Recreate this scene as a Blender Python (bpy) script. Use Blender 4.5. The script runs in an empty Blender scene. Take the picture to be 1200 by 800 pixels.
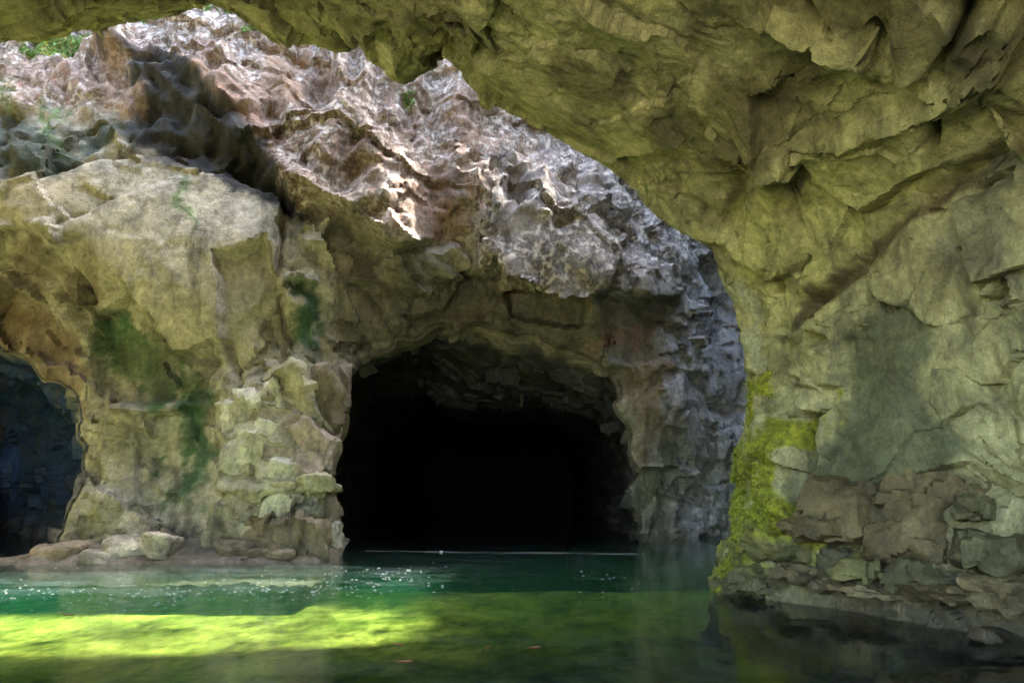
import bpy, math
import numpy as np
from mathutils import Vector

# ------------------------------------------------------------------ camera, sky, sun, exposure
scene = bpy.context.scene
col = scene.collection
F, V0, CAMZ = 940.0, 565.0, 2.0                 # focal length in photo pixels, horizon row, eye height
TILT = math.atan((V0 - 400.0) / F)
cam_d = bpy.data.cameras.new('camera'); cam = bpy.data.objects.new('camera', cam_d); col.objects.link(cam)
cam.location = (0, 0, CAMZ); cam.rotation_euler = (math.pi / 2 + TILT, 0, 0)
cam_d.sensor_width = 36.0; cam_d.lens = 36.0 * F / 1200.0; cam_d.clip_end = 2000
scene.camera = cam

SUN_TO = np.array((-7.6, -5.6, -14.0)); SUN_TO /= np.linalg.norm(SUN_TO)   # direction the sunlight travels
SUN_EL = math.asin(-SUN_TO[2]); SUN_AZ = math.atan2(-SUN_TO[0], -SUN_TO[1])
world = bpy.data.worlds.new('World'); scene.world = world; world.use_nodes = True
wn = world.node_tree.nodes; wl = world.node_tree.links
sky = wn.new('ShaderNodeTexSky'); sky.sky_type = 'NISHITA'; sky.sun_disc = False
sky.dust_density = 2.5; sky.ozone_density = 0.6; sky.sun_elevation = SUN_EL; sky.sun_rotation = SUN_AZ
wl.new(sky.outputs[0], wn['Background'].inputs[0]); wn['Background'].inputs[1].default_value = 0.15
sun_d = bpy.data.lights.new('sun', 'SUN'); sun_d.energy = 2.7; sun_d.angle = math.radians(2.2); sun_d.color = (1.0, 0.95, 0.86)
sun = bpy.data.objects.new('sun', sun_d); col.objects.link(sun); sun.location = (20, 30, 40)
sun.rotation_euler = Vector(SUN_TO).to_track_quat('-Z', 'Y').to_euler()
scene.view_settings.view_transform = 'Standard'; scene.view_settings.look = 'None'
scene.view_settings.gamma = 1.0; scene.view_settings.exposure = 3.95
scene.render.engine = 'CYCLES'
cy = scene.cycles
cy.use_denoising = True; cy.use_adaptive_sampling = True; cy.adaptive_threshold = 0.02; cy.max_bounces = 10; cy.diffuse_bounces = 5; cy.glossy_bounces = 4
cy.transparent_max_bounces = 12; cy.volume_bounces = 0; cy.caustics_reflective = False; cy.caustics_refractive = False
cy.sample_clamp_indirect = 6.0

# ------------------------------------------------------------------ helpers: projection, noise, meshes
CT, ST = math.cos(TILT), math.sin(TILT)
def at(u, v, y):
    """point of the place seen at photo pixel (u, v) and lying y metres away"""
    u = np.asarray(u, float); v = np.asarray(v, float); y = np.asarray(y, float)
    x = (u - 600) / F; c = -(v - 400) / F
    dx, dy, dz = x, CT - c * ST, ST + c * CT
    k = y / dy
    return np.stack([dx * k, y + 0 * k, CAMZ + dz * k], -1)
def proj(P):
    d = P - np.array((0, 0, CAMZ))
    f = d[..., 1] * CT + d[..., 2] * ST; up = -d[..., 1] * ST + d[..., 2] * CT
    fs = np.where(f > 0.8, f, 0.8)
    u = 600 + F * d[..., 0] / fs; v = 400 - F * up / fs
    bad = f <= 0.8
    return np.where(bad, -9999, u), np.where(bad, -9999, v)

def hsh(ix, iy, iz, seed):
    h = (ix.astype(np.uint32) * np.uint32(374761393) + iy.astype(np.uint32) * np.uint32(668265263)
         + iz.astype(np.uint32) * np.uint32(2147483647) + np.uint32(seed * 974634777 % 4294967296))
    h = (h ^ (h >> np.uint32(13))) * np.uint32(1274126177)
    h = (h ^ (h >> np.uint32(16))) * np.uint32(2246822519)
    return h ^ (h >> np.uint32(15))
def hf(ix, iy, iz, seed):
    return hsh(ix, iy, iz, seed).astype(np.float32) / np.float32(4294967296.0)
def noise(P, seed=0):
    """smooth value-gradient noise, about -1..1"""
    P = np.asarray(P, np.float32); i = np.floor(P).astype(np.int32); f = P - i
    w = f * f * f * (f * (f * 6 - 15) + 10)
    tot = 0
    for a in (0, 1):
        wx = w[:, 0] if a else 1 - w[:, 0]
        for b in (0, 1):
            wy = w[:, 1] if b else 1 - w[:, 1]
            for c in (0, 1):
                wz = w[:, 2] if c else 1 - w[:, 2]
                h = hsh(i[:, 0] + a, i[:, 1] + b, i[:, 2] + c, seed)
                gx = (h & np.uint32(1023)).astype(np.float32) / 511.5 - 1
                gy = ((h >> np.uint32(10)) & np.uint32(1023)).astype(np.float32) / 511.5 - 1
                gz = ((h >> np.uint32(20)) & np.uint32(1023)).astype(np.float32) / 511.5 - 1
                tot = tot + wx * wy * wz * (gx * (f[:, 0] - a) + gy * (f[:, 1] - b) + gz * (f[:, 2] - c))
    return tot * 1.5
def fbm(P, octv=4, seed=0, gain=0.5, ridged=False):
    a, s, t = 1.0, 1.0, 0
    for k in range(octv):
        n = noise(P * s, seed + 17 * k)
        t = t + a * ((1 - 2 * np.abs(n)) if ridged else n)
        a *= gain; s *= 2.03
    return t
def facets(P, seed=0):
    """broken rock: every voronoi cell is a tilted plane; returns height and distance to the joint"""
    P = np.asarray(P, np.float32); i = np.floor(P).astype(np.int32)
    b1 = np.full(len(P), 9.0, np.float32); b2 = b1.copy(); h = np.zeros(len(P), np.float32)
    for a in (-1, 0, 1):
        for b in (-1, 0, 1):
            for c in (-1, 0, 1):
                jx, jy, jz = i[:, 0] + a, i[:, 1] + b, i[:, 2] + c
                q = hsh(jx, jy, jz, seed)
                ox = (q & np.uint32(1023)).astype(np.float32) / 1023; oy = ((q >> np.uint32(10)) & np.uint32(1023)).astype(np.float32) / 1023
                oz = ((q >> np.uint32(20)) & np.uint32(1023)).astype(np.float32) / 1023
                dx, dy, dz = P[:, 0] - jx - ox, P[:, 1] - jy - oy, P[:, 2] - jz - oz
                d = dx * dx + dy * dy + dz * dz
                r = hsh(jx, jy, jz, seed + 91)
                hh = ((r & np.uint32(255)).astype(np.float32) / 127.5 - 1) * 0.5 \
                    + dx * (((r >> np.uint32(8)) & np.uint32(255)).astype(np.float32) / 127.5 - 1) \
                    + dy * (((r >> np.uint32(16)) & np.uint32(255)).astype(np.float32) / 127.5 - 1) \
                    + dz * (((r >> np.uint32(24)) & np.uint32(255)).astype(np.float32) / 127.5 - 1)
                near = d < b1
                b2 = np.where(near, b1, np.minimum(b2, d)); h = np.where(near, hh, h); b1 = np.where(near, d, b1)
    return h, np.sqrt(b2) - np.sqrt(b1)
def sstep(a, b, x):
    t = np.clip((x - a) / (b - a), 0, 1); return t * t * (3 - 2 * t)

def seg_field(u, v, pts):
    """unsigned pixel distance to a polyline and signed side (positive = above / left-to-right normal up)"""
    best = np.full(u.shape, 1e9, np.float32); side = np.zeros(u.shape, np.float32); al = np.zeros(u.shape, np.float32)
    n = len(pts) - 1
    for k in range(n):
        (x0, y0), (x1, y1) = pts[k], pts[k + 1]
        ex, ey = x1 - x0, y1 - y0; L = ex * ex + ey * ey
        t = np.clip(((u - x0) * ex + (v - y0) * ey) / L, 0, 1)
        dx, dy = u - x0 - t * ex, v - y0 - t * ey
        d = np.sqrt(dx * dx + dy * dy)
        s = np.sign(-(ex * dy - ey * dx))
        m = d < best
        best = np.where(m, d, best); side = np.where(m, s, side); al = np.where(m, (k + t) / n, al)
    return best, side, al
def inpoly(u, v, pts):
    r = np.zeros(u.shape, bool); n = len(pts)
    for k in range(n):
        (x0, y0), (x1, y1) = pts[k], pts[(k + 1) % n]
        if y0 == y1: continue
        r ^= ((y0 > v) != (y1 > v)) & (u < (x1 - x0) * (v - y0) / (y1 - y0) + x0)
    return r
def polymask(u, v, pts, soft):
    d, _, _ = seg_field(u, v, list(pts) + [pts[0]])
    s = np.where(inpoly(u, v, pts), d, -d)
    return sstep(-soft, soft, s)
def ell(u, v, cu, cv, ru, rv, ang=0.0):
    a = math.radians(ang); x = (u - cu) * math.cos(a) + (v - cv) * math.sin(a); y = -(u - cu) * math.sin(a) + (v - cv) * math.cos(a)
    return 1 - sstep(0.55, 1.15, np.sqrt((x / ru) ** 2 + (y / rv) ** 2))

def resample(P, n):
    P = np.asarray(P, float); d = np.r_[0, np.cumsum(np.linalg.norm(np.diff(P, axis=0), axis=1))]
    t = np.linspace(0, d[-1], n)
    return np.stack([np.interp(t, d, P[:, k]) for k in range(3)], 1)
def loft(rings, params, n):
    """smooth interpolation through rings (each m x 3) at ring positions params, n samples"""
    R = np.array(rings); p = np.array(params, float); out = []
    for t in np.linspace(p[0], p[-1], n):
        k = min(max(np.searchsorted(p, t, 'right') - 1, 0), len(p) - 2)
        h = p[k + 1] - p[k]; s = (t - p[k]) / h
        def tang(j):
            if j == 1 and len(p) > 3: return (R[2] - R[1]) / (p[2] - p[1])
            if j == 0: return (R[1] - R[0]) / (p[1] - p[0])
            if j == len(p) - 1: return (R[-1] - R[-2]) / (p[-1] - p[-2])
            return 0.5 * ((R[j + 1] - R[j]) / (p[j + 1] - p[j]) + (R[j] - R[j - 1]) / (p[j] - p[j - 1]))
        s2, s3 = s * s, s * s * s
        if k == 0: out.append(R[0] * (1 - s) + R[1] * s); continue
        out.append((2 * s3 - 3 * s2 + 1) * R[k] + (s3 - 2 * s2 + s) * h * tang(k) + (-2 * s3 + 3 * s2) * R[k + 1] + (s3 - s2) * h * tang(k + 1))
    return np.array(out)
def grid_normals(G):
    a = np.gradient(G, axis=0); b = np.gradient(G, axis=1)
    n = np.cross(a, b); return n / np.maximum(np.linalg.norm(n, axis=2, keepdims=True), 1e-9)
def mesh_from(name, verts, quads, smooth=True, sharp=None):
    me = bpy.data.meshes.new(name); verts = np.asarray(verts, np.float32).reshape(-1, 3); quads = np.asarray(quads, np.int32)
    k = quads.shape[1]
    me.vertices.add(len(verts)); me.vertices.foreach_set('co', verts.ravel())
    me.loops.add(quads.size); me.loops.foreach_set('vertex_index', quads.ravel())
    me.polygons.add(len(quads)); me.polygons.foreach_set('loop_start', np.arange(0, quads.size, k, dtype=np.int32))
    me.update(calc_edges=True)
    me.polygons.foreach_set('use_smooth', np.full(len(quads), smooth))
    if sharp: me.set_sharp_from_angle(angle=math.radians(sharp))
    return me
def grid_quads(nr, nc, keep=None, closed=False, flip=False):
    i = np.arange(nr - 1)[:, None]; j = np.arange(nc if closed else nc - 1)[None, :]; j2 = (j + 1) % nc
    q = np.stack([i * nc + j, i * nc + j2, (i + 1) * nc + j2, (i + 1) * nc + j], -1).reshape(-1, 4)
    if flip: q = q[:, ::-1]
    return q if keep is None else q[keep.ravel()]
def set_col(me, name, C):
    C = np.asarray(C, np.float32)
    if C.ndim == 1: C = np.repeat(C[:, None], 3, 1)
    a = me.color_attributes.new(name, 'FLOAT_COLOR', 'POINT')
    a.data.foreach_set('color', np.c_[C, np.ones(len(C), np.float32)].astype(np.float32).ravel())
def link(name, me, mat, parent=None, **props):
    o = bpy.data.objects.new(name, me); col.objects.link(o)
    if mat and me: me.materials.append(mat)
    if parent: o.parent = parent
    for k, v in props.items(): o[k] = v
    return o
def empty(name, loc, **props):
    o = bpy.data.objects.new(name, None); col.objects.link(o); o.location = loc; o.empty_display_size = 0.2
    for k, v in props.items(): o[k] = v
    return o

# ------------------------------------------------------------------ materials
def nodes(name):
    m = bpy.data.materials.new(name); m.use_nodes = True
    nt = m.node_tree; nt.nodes.clear(); return m, nt, nt.nodes, nt.links
def rock_material(name, bump=0.05, fine=7.0):
    """painted mineral colour (Col), pale crust speckle (Mask red), moss (Mask green), wetness (Mask blue)"""
    m, nt, N, L = nodes(name)
    out = N.new('ShaderNodeOutputMaterial'); bs = N.new('ShaderNodeBsdfPrincipled'); L.new(bs.outputs[0], out.inputs[0])
    geo = N.new('ShaderNodeNewGeometry')
    ca = N.new('ShaderNodeVertexColor'); ca.layer_name = 'Col'
    ma = N.new('ShaderNodeVertexColor'); ma.layer_name = 'Mask'
    sp = N.new('ShaderNodeSeparateColor'); L.new(ma.outputs[0], sp.inputs[0])
    def nz(scale, det=6, rough=0.6, dist=0.0):
        n = N.new('ShaderNodeTexNoise'); n.inputs['Scale'].default_value = scale; n.inputs['Detail'].default_value = det
        n.inputs['Roughness'].default_value = rough; n.inputs['Distortion'].default_value = dist
        L.new(geo.outputs['Position'], n.inputs['Vector']); return n
    def rng(src, a, b, c, d):
        r = N.new('ShaderNodeMapRange'); L.new(src, r.inputs[0])
        for k, x in zip((1, 2, 3, 4), (a, b, c, d)): r.inputs[k].default_value = x
        return r.outputs[0]
    def mth(op, a, b):
        x = N.new('ShaderNodeMath'); x.operation = op
        for k, q in ((0, a), (1, b)):
            if isinstance(q, (int, float)): x.inputs[k].default_value = q
            else: L.new(q, x.inputs[k])
        return x.outputs[0]
    def mix(fac, a, b, mode='MIX'):
        x = N.new('ShaderNodeMix'); x.data_type = 'RGBA'; x.blend_type = mode
        for k, q in ((0, fac), (6, a), (7, b)):
            if isinstance(q, (int, float)): x.inputs[k].default_value = q
            elif isinstance(q, tuple): x.inputs[k].default_value = (*q, 1)
            else: L.new(q, x.inputs[k])
        return x.outputs[2]
    n1 = nz(1.3, 4, 0.65, 0.4); n2 = nz(fine, 6, 0.7, 0.0)
    c = mix(1.0, ca.outputs[0], rng(n1.outputs[0], 0.3, 0.7, 0.55, 1.45), 'MULTIPLY')
    c = mix(1.0, c, rng(n2.outputs[0], 0.3, 0.72, 0.68, 1.32), 'MULTIPLY')
    n5 = nz(24.0, 3, 0.6); c = mix(1.0, c, rng(n5.outputs[0], 0.3, 0.7, 0.84, 1.16), 'MULTIPLY')
    vein = nz(0.9, 5, 0.62); c = mix(rng(mth('ABSOLUTE', mth('SUBTRACT', vein.outputs[0], 0.5), 0.0), 0.0, 0.012, 0.3, 0.0), c, (0.05, 0.042, 0.03))
    # rusty and grey mineral tints
    c = mix(rng(nz(0.55, 4, 0.6).outputs[0], 0.55, 0.78, 0.0, 0.25), c, (0.30, 0.18, 0.11))
    c = mix(rng(nz(0.8, 4, 0.65).outputs[0], 0.55, 0.75, 0.0, 0.45), c, (0.13, 0.13, 0.10))
    # dark seepage streaks running down
    mpz = N.new('ShaderNodeMapping'); mpz.inputs['Scale'].default_value = (1.5, 1.5, 0.3); L.new(geo.outputs['Position'], mpz.inputs[0])
    stn = N.new('ShaderNodeTexNoise'); stn.inputs['Scale'].default_value = 1.1; stn.inputs['Detail'].default_value = 5; stn.inputs['Roughness'].default_value = 0.65
    L.new(mpz.outputs[0], stn.inputs['Vector'])
    c = mix(rng(stn.outputs[0], 0.52, 0.68, 0.0, 0.72), c, (0.065, 0.06, 0.042))
    # pale lime crust, broken up
    lic = nz(4.5, 8, 0.78)
    lf = mth('MULTIPLY', rng(lic.outputs[0], 0.46, 0.54, 0.0, 1.0), sp.outputs[0])
    c = mix(lf, c, (0.70, 0.615, 0.53))
    # moss
    mo = nz(5.0, 5, 0.75)
    mf = mth('MULTIPLY', rng(mth('ADD', mth('ADD', mth('MULTIPLY', mo.outputs[0], 0.45), mth('MULTIPLY', stn.outputs[0], 0.55)), sp.outputs[1]), 0.74, 1.0, 0.0, 0.9), rng(sp.outputs[1], 0.02, 0.15, 0.0, 1.0))
    c = mix(mf, c, mix(rng(n2.outputs[0], 0.35, 0.65, 0, 1), (0.10, 0.12, 0.015), (0.50, 0.50, 0.03)))
    L.new(c, bs.inputs['Base Color'])
    L.new(rng(mth('ADD', sp.outputs[2], mth('MULTIPLY', n2.outputs[0], 0.3)), 0.1, 1.1, 0.9, 0.28), bs.inputs['Roughness'])
    bs.inputs['Specular IOR Level'].default_value = 0.35
    vor = N.new('ShaderNodeTexVoronoi'); vor.feature = 'DISTANCE_TO_EDGE'; vor.inputs['Scale'].default_value = 0.9
    wv = N.new('ShaderNodeVectorMath'); wv.operation = 'MULTIPLY_ADD'; wv.inputs[1].default_value = (0.9, 0.9, 0.9)
    L.new(n1.outputs[1], wv.inputs[0]); L.new(geo.outputs['Position'], wv.inputs[2]); L.new(wv.outputs[0], vor.inputs['Vector'])
    h = mth('ADD', n2.outputs[0], mth('MULTIPLY', n5.outputs[0], 0.12))
    h = mth('ADD', h, mth('MULTIPLY', rng(vor.outputs[0], 0.0, 0.03, 0.0, 1.0), 0.07))
    h = mth('ADD', h, mth('MULTIPLY', lf, 0.7))
    bu = N.new('ShaderNodeBump'); bu.inputs['Strength'].default_value = 1.0; bu.inputs['Distance'].default_value = bump
    L.new(h, bu.inputs['Height']); L.new(bu.outputs[0], bs.inputs['Normal'])
    return m
ROCK = rock_material('rock', 0.065)
def simple(name, c, rough=0.6, var=0.3, scale=20.0):
    m, nt, N, L = nodes(name)
    out = N.new('ShaderNodeOutputMaterial'); bs = N.new('ShaderNodeBsdfPrincipled'); L.new(bs.outputs[0], out.inputs[0])
    t = N.new('ShaderNodeTexNoise'); t.inputs['Scale'].default_value = scale; t.inputs['Detail'].default_value = 5
    g = N.new('ShaderNodeNewGeometry'); L.new(g.outputs['Position'], t.inputs['Vector'])
    r = N.new('ShaderNodeValToRGB'); L.new(t.outputs[0], r.inputs[0])
    r.color_ramp.elements[0].position = 0.3; r.color_ramp.elements[1].position = 0.7
    r.color_ramp.elements[0].color = (*[x * (1 - var) for x in c], 1); r.color_ramp.elements[1].color = (*[min(1, x * (1 + var)) for x in c], 1)
    L.new(r.outputs[0], bs.inputs['Base Color']); bs.inputs['Roughness'].default_value = rough
    return m
def water_material():
    m, nt, N, L = nodes('water')
    out = N.new('ShaderNodeOutputMaterial'); geo = N.new('ShaderNodeNewGeometry')
    mp = N.new('ShaderNodeMapping'); mp.inputs['Scale'].default_value = (0.55, 1.6, 1.0); L.new(geo.outputs['Position'], mp.inputs[0])
    a = N.new('ShaderNodeTexNoise'); a.inputs['Scale'].default_value = 2.2; a.inputs['Detail'].default_value = 3; a.inputs['Distortion'].default_value = 0.6
    b = N.new('ShaderNodeTexNoise'); b.inputs['Scale'].default_value = 9.0; b.inputs['Detail'].default_value = 2
    L.new(mp.outputs[0], a.inputs[0]); L.new(mp.outputs[0], b.inputs[0])
    ad = N.new('ShaderNodeMath'); ad.operation = 'MULTIPLY_ADD'; ad.inputs[1].default_value = 0.16
    L.new(b.outputs[0], ad.inputs[0]); L.new(a.outputs[0], ad.inputs[2])
    bu = N.new('ShaderNodeBump'); bu.inputs['Strength'].default_value = 0.5; bu.inputs['Distance'].default_value = 0.012
    L.new(ad.outputs[0], bu.inputs['Height'])
    fr = N.new('ShaderNodeFresnel'); fr.inputs[0].default_value = 1.38; L.new(bu.outputs[0], fr.inputs['Normal'])
    gl = N.new('ShaderNodeBsdfGlossy'); gl.inputs['Roughness'].default_value = 0.025; L.new(bu.outputs[0], gl.inputs['Normal'])
    tr = N.new('ShaderNodeBsdfTransparent'); tr.inputs[0].default_value = (0.92, 0.97, 0.93, 1)
    di = N.new('ShaderNodeBsdfDiffuse'); di.inputs[0].default_value = (0.45, 0.60, 0.64, 1)
    fi = N.new('ShaderNodeTexNoise'); fi.inputs['Scale'].default_value = 0.9; fi.inputs['Detail'].default_value = 8; fi.inputs['Roughness'].default_value = 0.75
    L.new(mp.outputs[0], fi.inputs[0]); fr2 = N.new('ShaderNodeMapRange'); L.new(fi.outputs[0], fr2.inputs[0])
    for k, x in zip((1, 2, 3, 4), (0.42, 0.72, 0.0, 0.12)): fr2.inputs[k].default_value = x
    m1 = N.new('ShaderNodeMixShader'); L.new(fr2.outputs[0], m1.inputs[0]); L.new(tr.outputs[0], m1.inputs[1]); L.new(di.outputs[0], m1.inputs[2])
    m2 = N.new('ShaderNodeMixShader'); L.new(fr.outputs[0], m2.inputs[0]); L.new(m1.outputs[0], m2.inputs[1]); L.new(gl.outputs[0], m2.inputs[2])
    L.new(m2.outputs[0], out.inputs[0])
    va = N.new('ShaderNodeVolumeAbsorption'); va.inputs[0].default_value = (0.36, 0.80, 0.16, 1); va.inputs[1].default_value = 0.16
    vs = N.new('ShaderNodeVolumeScatter'); vs.inputs[0].default_value = (0.10, 0.80, 0.36, 1); vs.inputs[1].default_value = 0.045; vs.inputs['Anisotropy'].default_value = 0.2
    av = N.new('ShaderNodeAddShader'); L.new(va.outputs[0], av.inputs[0]); L.new(vs.outputs[0], av.inputs[1]); L.new(av.outputs[0], out.inputs['Volume'])
    return m

# ------------------------------------------------------------------ colour painting on a sheet (mineral colours, crusts, moss)
def painter(P, base):
    u, v = proj(P); n = len(P)
    w1 = noise(P * 0.9, 3) * 22 + noise(P * 2.6, 5) * 11 + noise(P * 7.0, 8) * 5
    w2 = noise(P * 0.9 + 31, 4) * 22 + noise(P * 2.6 + 7, 6) * 11 + noise(P * 7.0 + 3, 9) * 5
    C = np.repeat(np.array(base, np.float32)[None], n, 0); M = np.zeros((n, 3), np.float32)
    return dict(u=u + w1, v=v + w2, u0=u, v0=v, C=C, M=M, P=P)
def tint(S, mask, c, k=1.0):
    f = (np.clip(mask * k, 0, 1))[:, None]; S['C'] = S['C'] * (1 - f) + np.array(c, np.float32)[None] * f
def line(S, pts, width):
    d, _, _ = seg_field(S['u'], S['v'], pts); return 1 - sstep(width * 0.4, width * 1.3, d)
# ledges: rock above the line stands out (amp in metres, fading over `up` px above and `dn` px below)
def ledge(u, v, pts, amp, up, dn=5):
    d, s, al = seg_field(u, v, pts); s = s * d
    w = sstep(0, 0.12, al) * sstep(1, 0.88, al)
    return amp * w * np.where(s > 0, np.exp(-s / up), np.exp(s / dn)) * (d < 400)
def groove(u, v, pts, depth, width):
    d, _, al = seg_field(u, v, pts)
    return -depth * np.exp(-(d / width) ** 2) * sstep(0, 0.08, al) * sstep(1, 0.92, al)

def plates(D, u, v, P, lst, soft=2.5):
    """flat fracture plates: outline in view, proud height, flatness, tilt"""
    w1, w2 = 5 * noise(P * 1.3, 201) + 2.5 * noise(P * 4.0, 203), 5 * noise(P * 1.3, 205) + 2.5 * noise(P * 4.0, 207)
    for pts, amp, flat, tu, tv in lst:
        m = polymask(u + w1, v + w2, pts, soft); c = np.mean(pts, axis=0)
        D = D * (1 - flat * m) + m * (amp + tu * (u - c[0]) / 100 + tv * (v - c[1]) / 100)
    return D
def rock_disp(P, seed, big=0.5, mid=0.22, small=0.07, stretch=(0.75, 1, 1.25), sb=2.8, sm=1.0, ss=0.36):
    def vn(f, k): return np.stack([noise(P * f, seed + k), noise(P * f, seed + k + 1), noise(P * f, seed + k + 2)], 1)
    W = P + 0.6 * vn(0.4, 1) + 0.12 * vn(1.6, 4) + 0.04 * vn(5.0, 50)
    Q = W.copy(); Q[:, 2] += 0.35 * W[:, 0]                            # beds dip to one side
    Q = Q * np.array(stretch, np.float32)
    h1, e1 = facets(Q / sb, seed); h2, e2 = facets(Q / sm + 5, seed + 7); h3, e3 = facets(Q / ss + 9, seed + 13)
    patch = sstep(-0.15, 0.4, noise(P * 0.4, seed + 21)); patch2 = sstep(-0.2, 0.3, noise(P * 0.7 + 40, seed + 22))
    ck = np.exp(-(noise(W * 0.55, seed + 27) / 0.018) ** 2) * patch2   # a few long wandering cracks
    return (big * 0.8 * h1 + mid * h2 * (0.4 + 0.6 * patch) + small * h3 * (0.25 + 0.75 * patch * patch2)
            + 0.28 * big * fbm(P * 0.55, 4, seed + 33, 0.45) + 0.03 * fbm(W * 3.1, 3, seed + 35) - 0.10 * ck)

# ------------------------------------------------------------------ the far wall of the collapse shaft, with both gallery mouths
MAIN = [(390, 700), (389, 640), (391, 600), (387, 560), (389, 520), (388, 487), (398, 476), (402, 458), (420, 440), (432, 422), (452, 414), (470, 400), (492, 396), (510, 387), (540, 388), (560, 383), (590, 391), (620, 392), (650, 405), (672, 406),
        (700, 428), (714, 440), (722, 462), (720, 478), (731, 500), (738, 530), (743, 545), (741, 575), (746, 600), (744, 640), (743, 700)]
LEFT = [(-420, 700), (-430, 560), (-380, 430), (-250, 375), (-120, 372), (-40, 392), (0, 402), (40, 428), (75, 458), (97, 490), (95, 545), (86, 590), (72, 625), (48, 700)]
def ragged(pts, seed, amp):
    a = np.array(pts, float); t = np.r_[0, np.cumsum(np.linalg.norm(np.diff(a, axis=0), axis=1))]; q = np.arange(0, t[-1], 5.0)
    r = np.stack([np.interp(q, t, a[:, 0]), np.interp(q, t, a[:, 1])], 1); k = np.c_[q, q * 0 + 7.3, q * 0].astype(np.float32)
    f = lambda o: amp * (noise(k / 45, seed + o) + 0.6 * noise(k / 18, seed + o + 1) + 0.35 * np.sign(noise(k / 30, seed + o + 2)) * 0.6)
    r[:, 0] += f(0); r[:, 1] += f(10); return r.tolist()
MAIN = ragged([(a - 9 if a < 395 else a - 6 if a < 440 else a, b) for a, b in MAIN], 5, 8.0); LEFT = ragged(LEFT, 9, 9.0)
CTRL = [(-700, 650, 20), (-700, 300, 20), (-700, 0, 23), (-300, 650, 22), (-300, 300, 22), (-300, 40, 24.5), (0, 380, 23.8), (60, 430, 23.6), (115, 500, 23.3), (110, 640, 22.2),
        (170, 640, 22.2), (250, 640, 22.2), (330, 655, 21.9), (390, 650, 22.6), (150, 500, 23.4), (230, 500, 23.6), (320, 500, 22.6), (385, 480, 23.6),
        (150, 250, 23.2), (300, 290, 23.3), (220, 350, 22.9), (60, 300, 22.8), (0, 230, 22.8), (110, 190, 23.5), (230, 175, 24.2), (330, 240, 24.4),
        (0, 60, 25.8), (0, 140, 24.8), (150, 100, 25.3), (250, 15, 27), (250, 100, 25.4), (350, 100, 25.6), (350, 190, 24.6), (450, 240, 24.4), (520, 255, 24.6),
        (450, 120, 25.9), (540, 100, 26.6), (430, 330, 24.4), (480, 375, 25.0), (560, 280, 25.8), (620, 315, 25.3), (700, 335, 25.6), (560, 370, 26.6),
        (650, 390, 26.8), (750, 400, 27.6), (600, 200, 26.4), (680, 200, 27.4), (760, 280, 28.6), (820, 280, 31.5), (770, 470, 28.0), (765, 600, 28.2),
        (800, 420, 30.2), (805, 600, 31), (830, 400, 32), (840, 500, 32.2), (845, 610, 32.5), (900, 620, 32), (900, 300, 34), (1000, 400, 34), (1000, 620, 33),
        (-300, -300, 28), (250, -300, 28.6), (700, -200, 30.5), (1000, -100, 35)]
def tps(src, val, lam=0.15):
    n = len(src); d = np.linalg.norm(src[:, None] - src[None], axis=2); K = np.where(d > 0, d * d * np.log(d + 1e-9), 0) + lam * np.eye(n) * 5
    A = np.zeros((n + 3, n + 3)); A[:n, :n] = K; A[:n, n] = 1; A[:n, n + 1:] = src; A[n, :n] = 1; A[n + 1:, :n] = src.T
    w = np.linalg.solve(A, np.r_[val, 0, 0, 0])
    def ev(q):
        d = np.linalg.norm(q[:, None] - src[None], axis=2); K = np.where(d > 0, d * d * np.log(d + 1e-9), 0)
        return K @ w[:n] + w[n] + q @ w[n + 1:]
    return ev
def flare(pts, k):
    a = np.array(pts, float); t = np.gradient(a, axis=0); n = np.stack([t[:, 1], -t[:, 0]], 1); n /= np.linalg.norm(n, axis=1, keepdims=True)
    return (a + k * n).tolist()
cp = np.array(CTRL, float); cw = at(cp[:, 0], cp[:, 1], cp[:, 2])
wall_y = tps(cw[:, [0, 2]], cp[:, 2])
xs = np.arange(-24, 15.01, 0.075); zs = np.arange(-4.5, 27, 0.075)
cx = np.arange(-24, 15.5, 0.5); cz = np.arange(-4.5, 27.6, 0.5)
CX, CZ = np.meshgrid(cx, cz); CY = wall_y(np.c_[CX.ravel(), CZ.ravel()]).reshape(CX.shape)
def bilin(X, Z):
    i = np.clip((X - cx[0]) / 0.5, 0, len(cx) - 1.001); j = np.clip((Z - cz[0]) / 0.5, 0, len(cz) - 1.001)
    a, b = i.astype(int), j.astype(int); s, t = i - a, j - b
    s, t = s * s * (3 - 2 * s) * 0.3 + s * 0.7, t
    return (CY[b, a] * (1 - s) + CY[b, a + 1] * s) * (1 - t) + (CY[b + 1, a] * (1 - s) + CY[b + 1, a + 1] * s) * t
X, Z = np.meshgrid(xs, zs); Y = bilin(X, Z)
G = np.stack([X, Y, Z], -1); Nn = grid_normals(G); Nn *= np.where(Nn[..., 1:2] > 0, -1, 1)
P = G.reshape(-1, 3).astype(np.float32); u, v = proj(P)
UPPER = [(-400, 90), (-100, 110), (0, 125), (60, 130), (150, 140), (210, 135), (270, 170), (330, 235), (400, 250), (455, 290), (525, 275), (545, 310), (620, 330),
         (690, 340), (760, 330), (800, 320), (850, 300), (1000, 250), (1000, -900), (-400, -900)]
upm = polymask(u, v, UPPER, 18)
slate = polymask(u, v, [(786, 345), (800, 330), (900, 250), (1000, 250), (1000, 700), (800, 640), (790, 600), (800, 540), (775, 470), (772, 430)], 8)
D = rock_disp(P, 11, 0.65, 0.40, 0.12) * (1 - 0.5 * upm) * (1 - 0.35 * slate)
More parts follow.
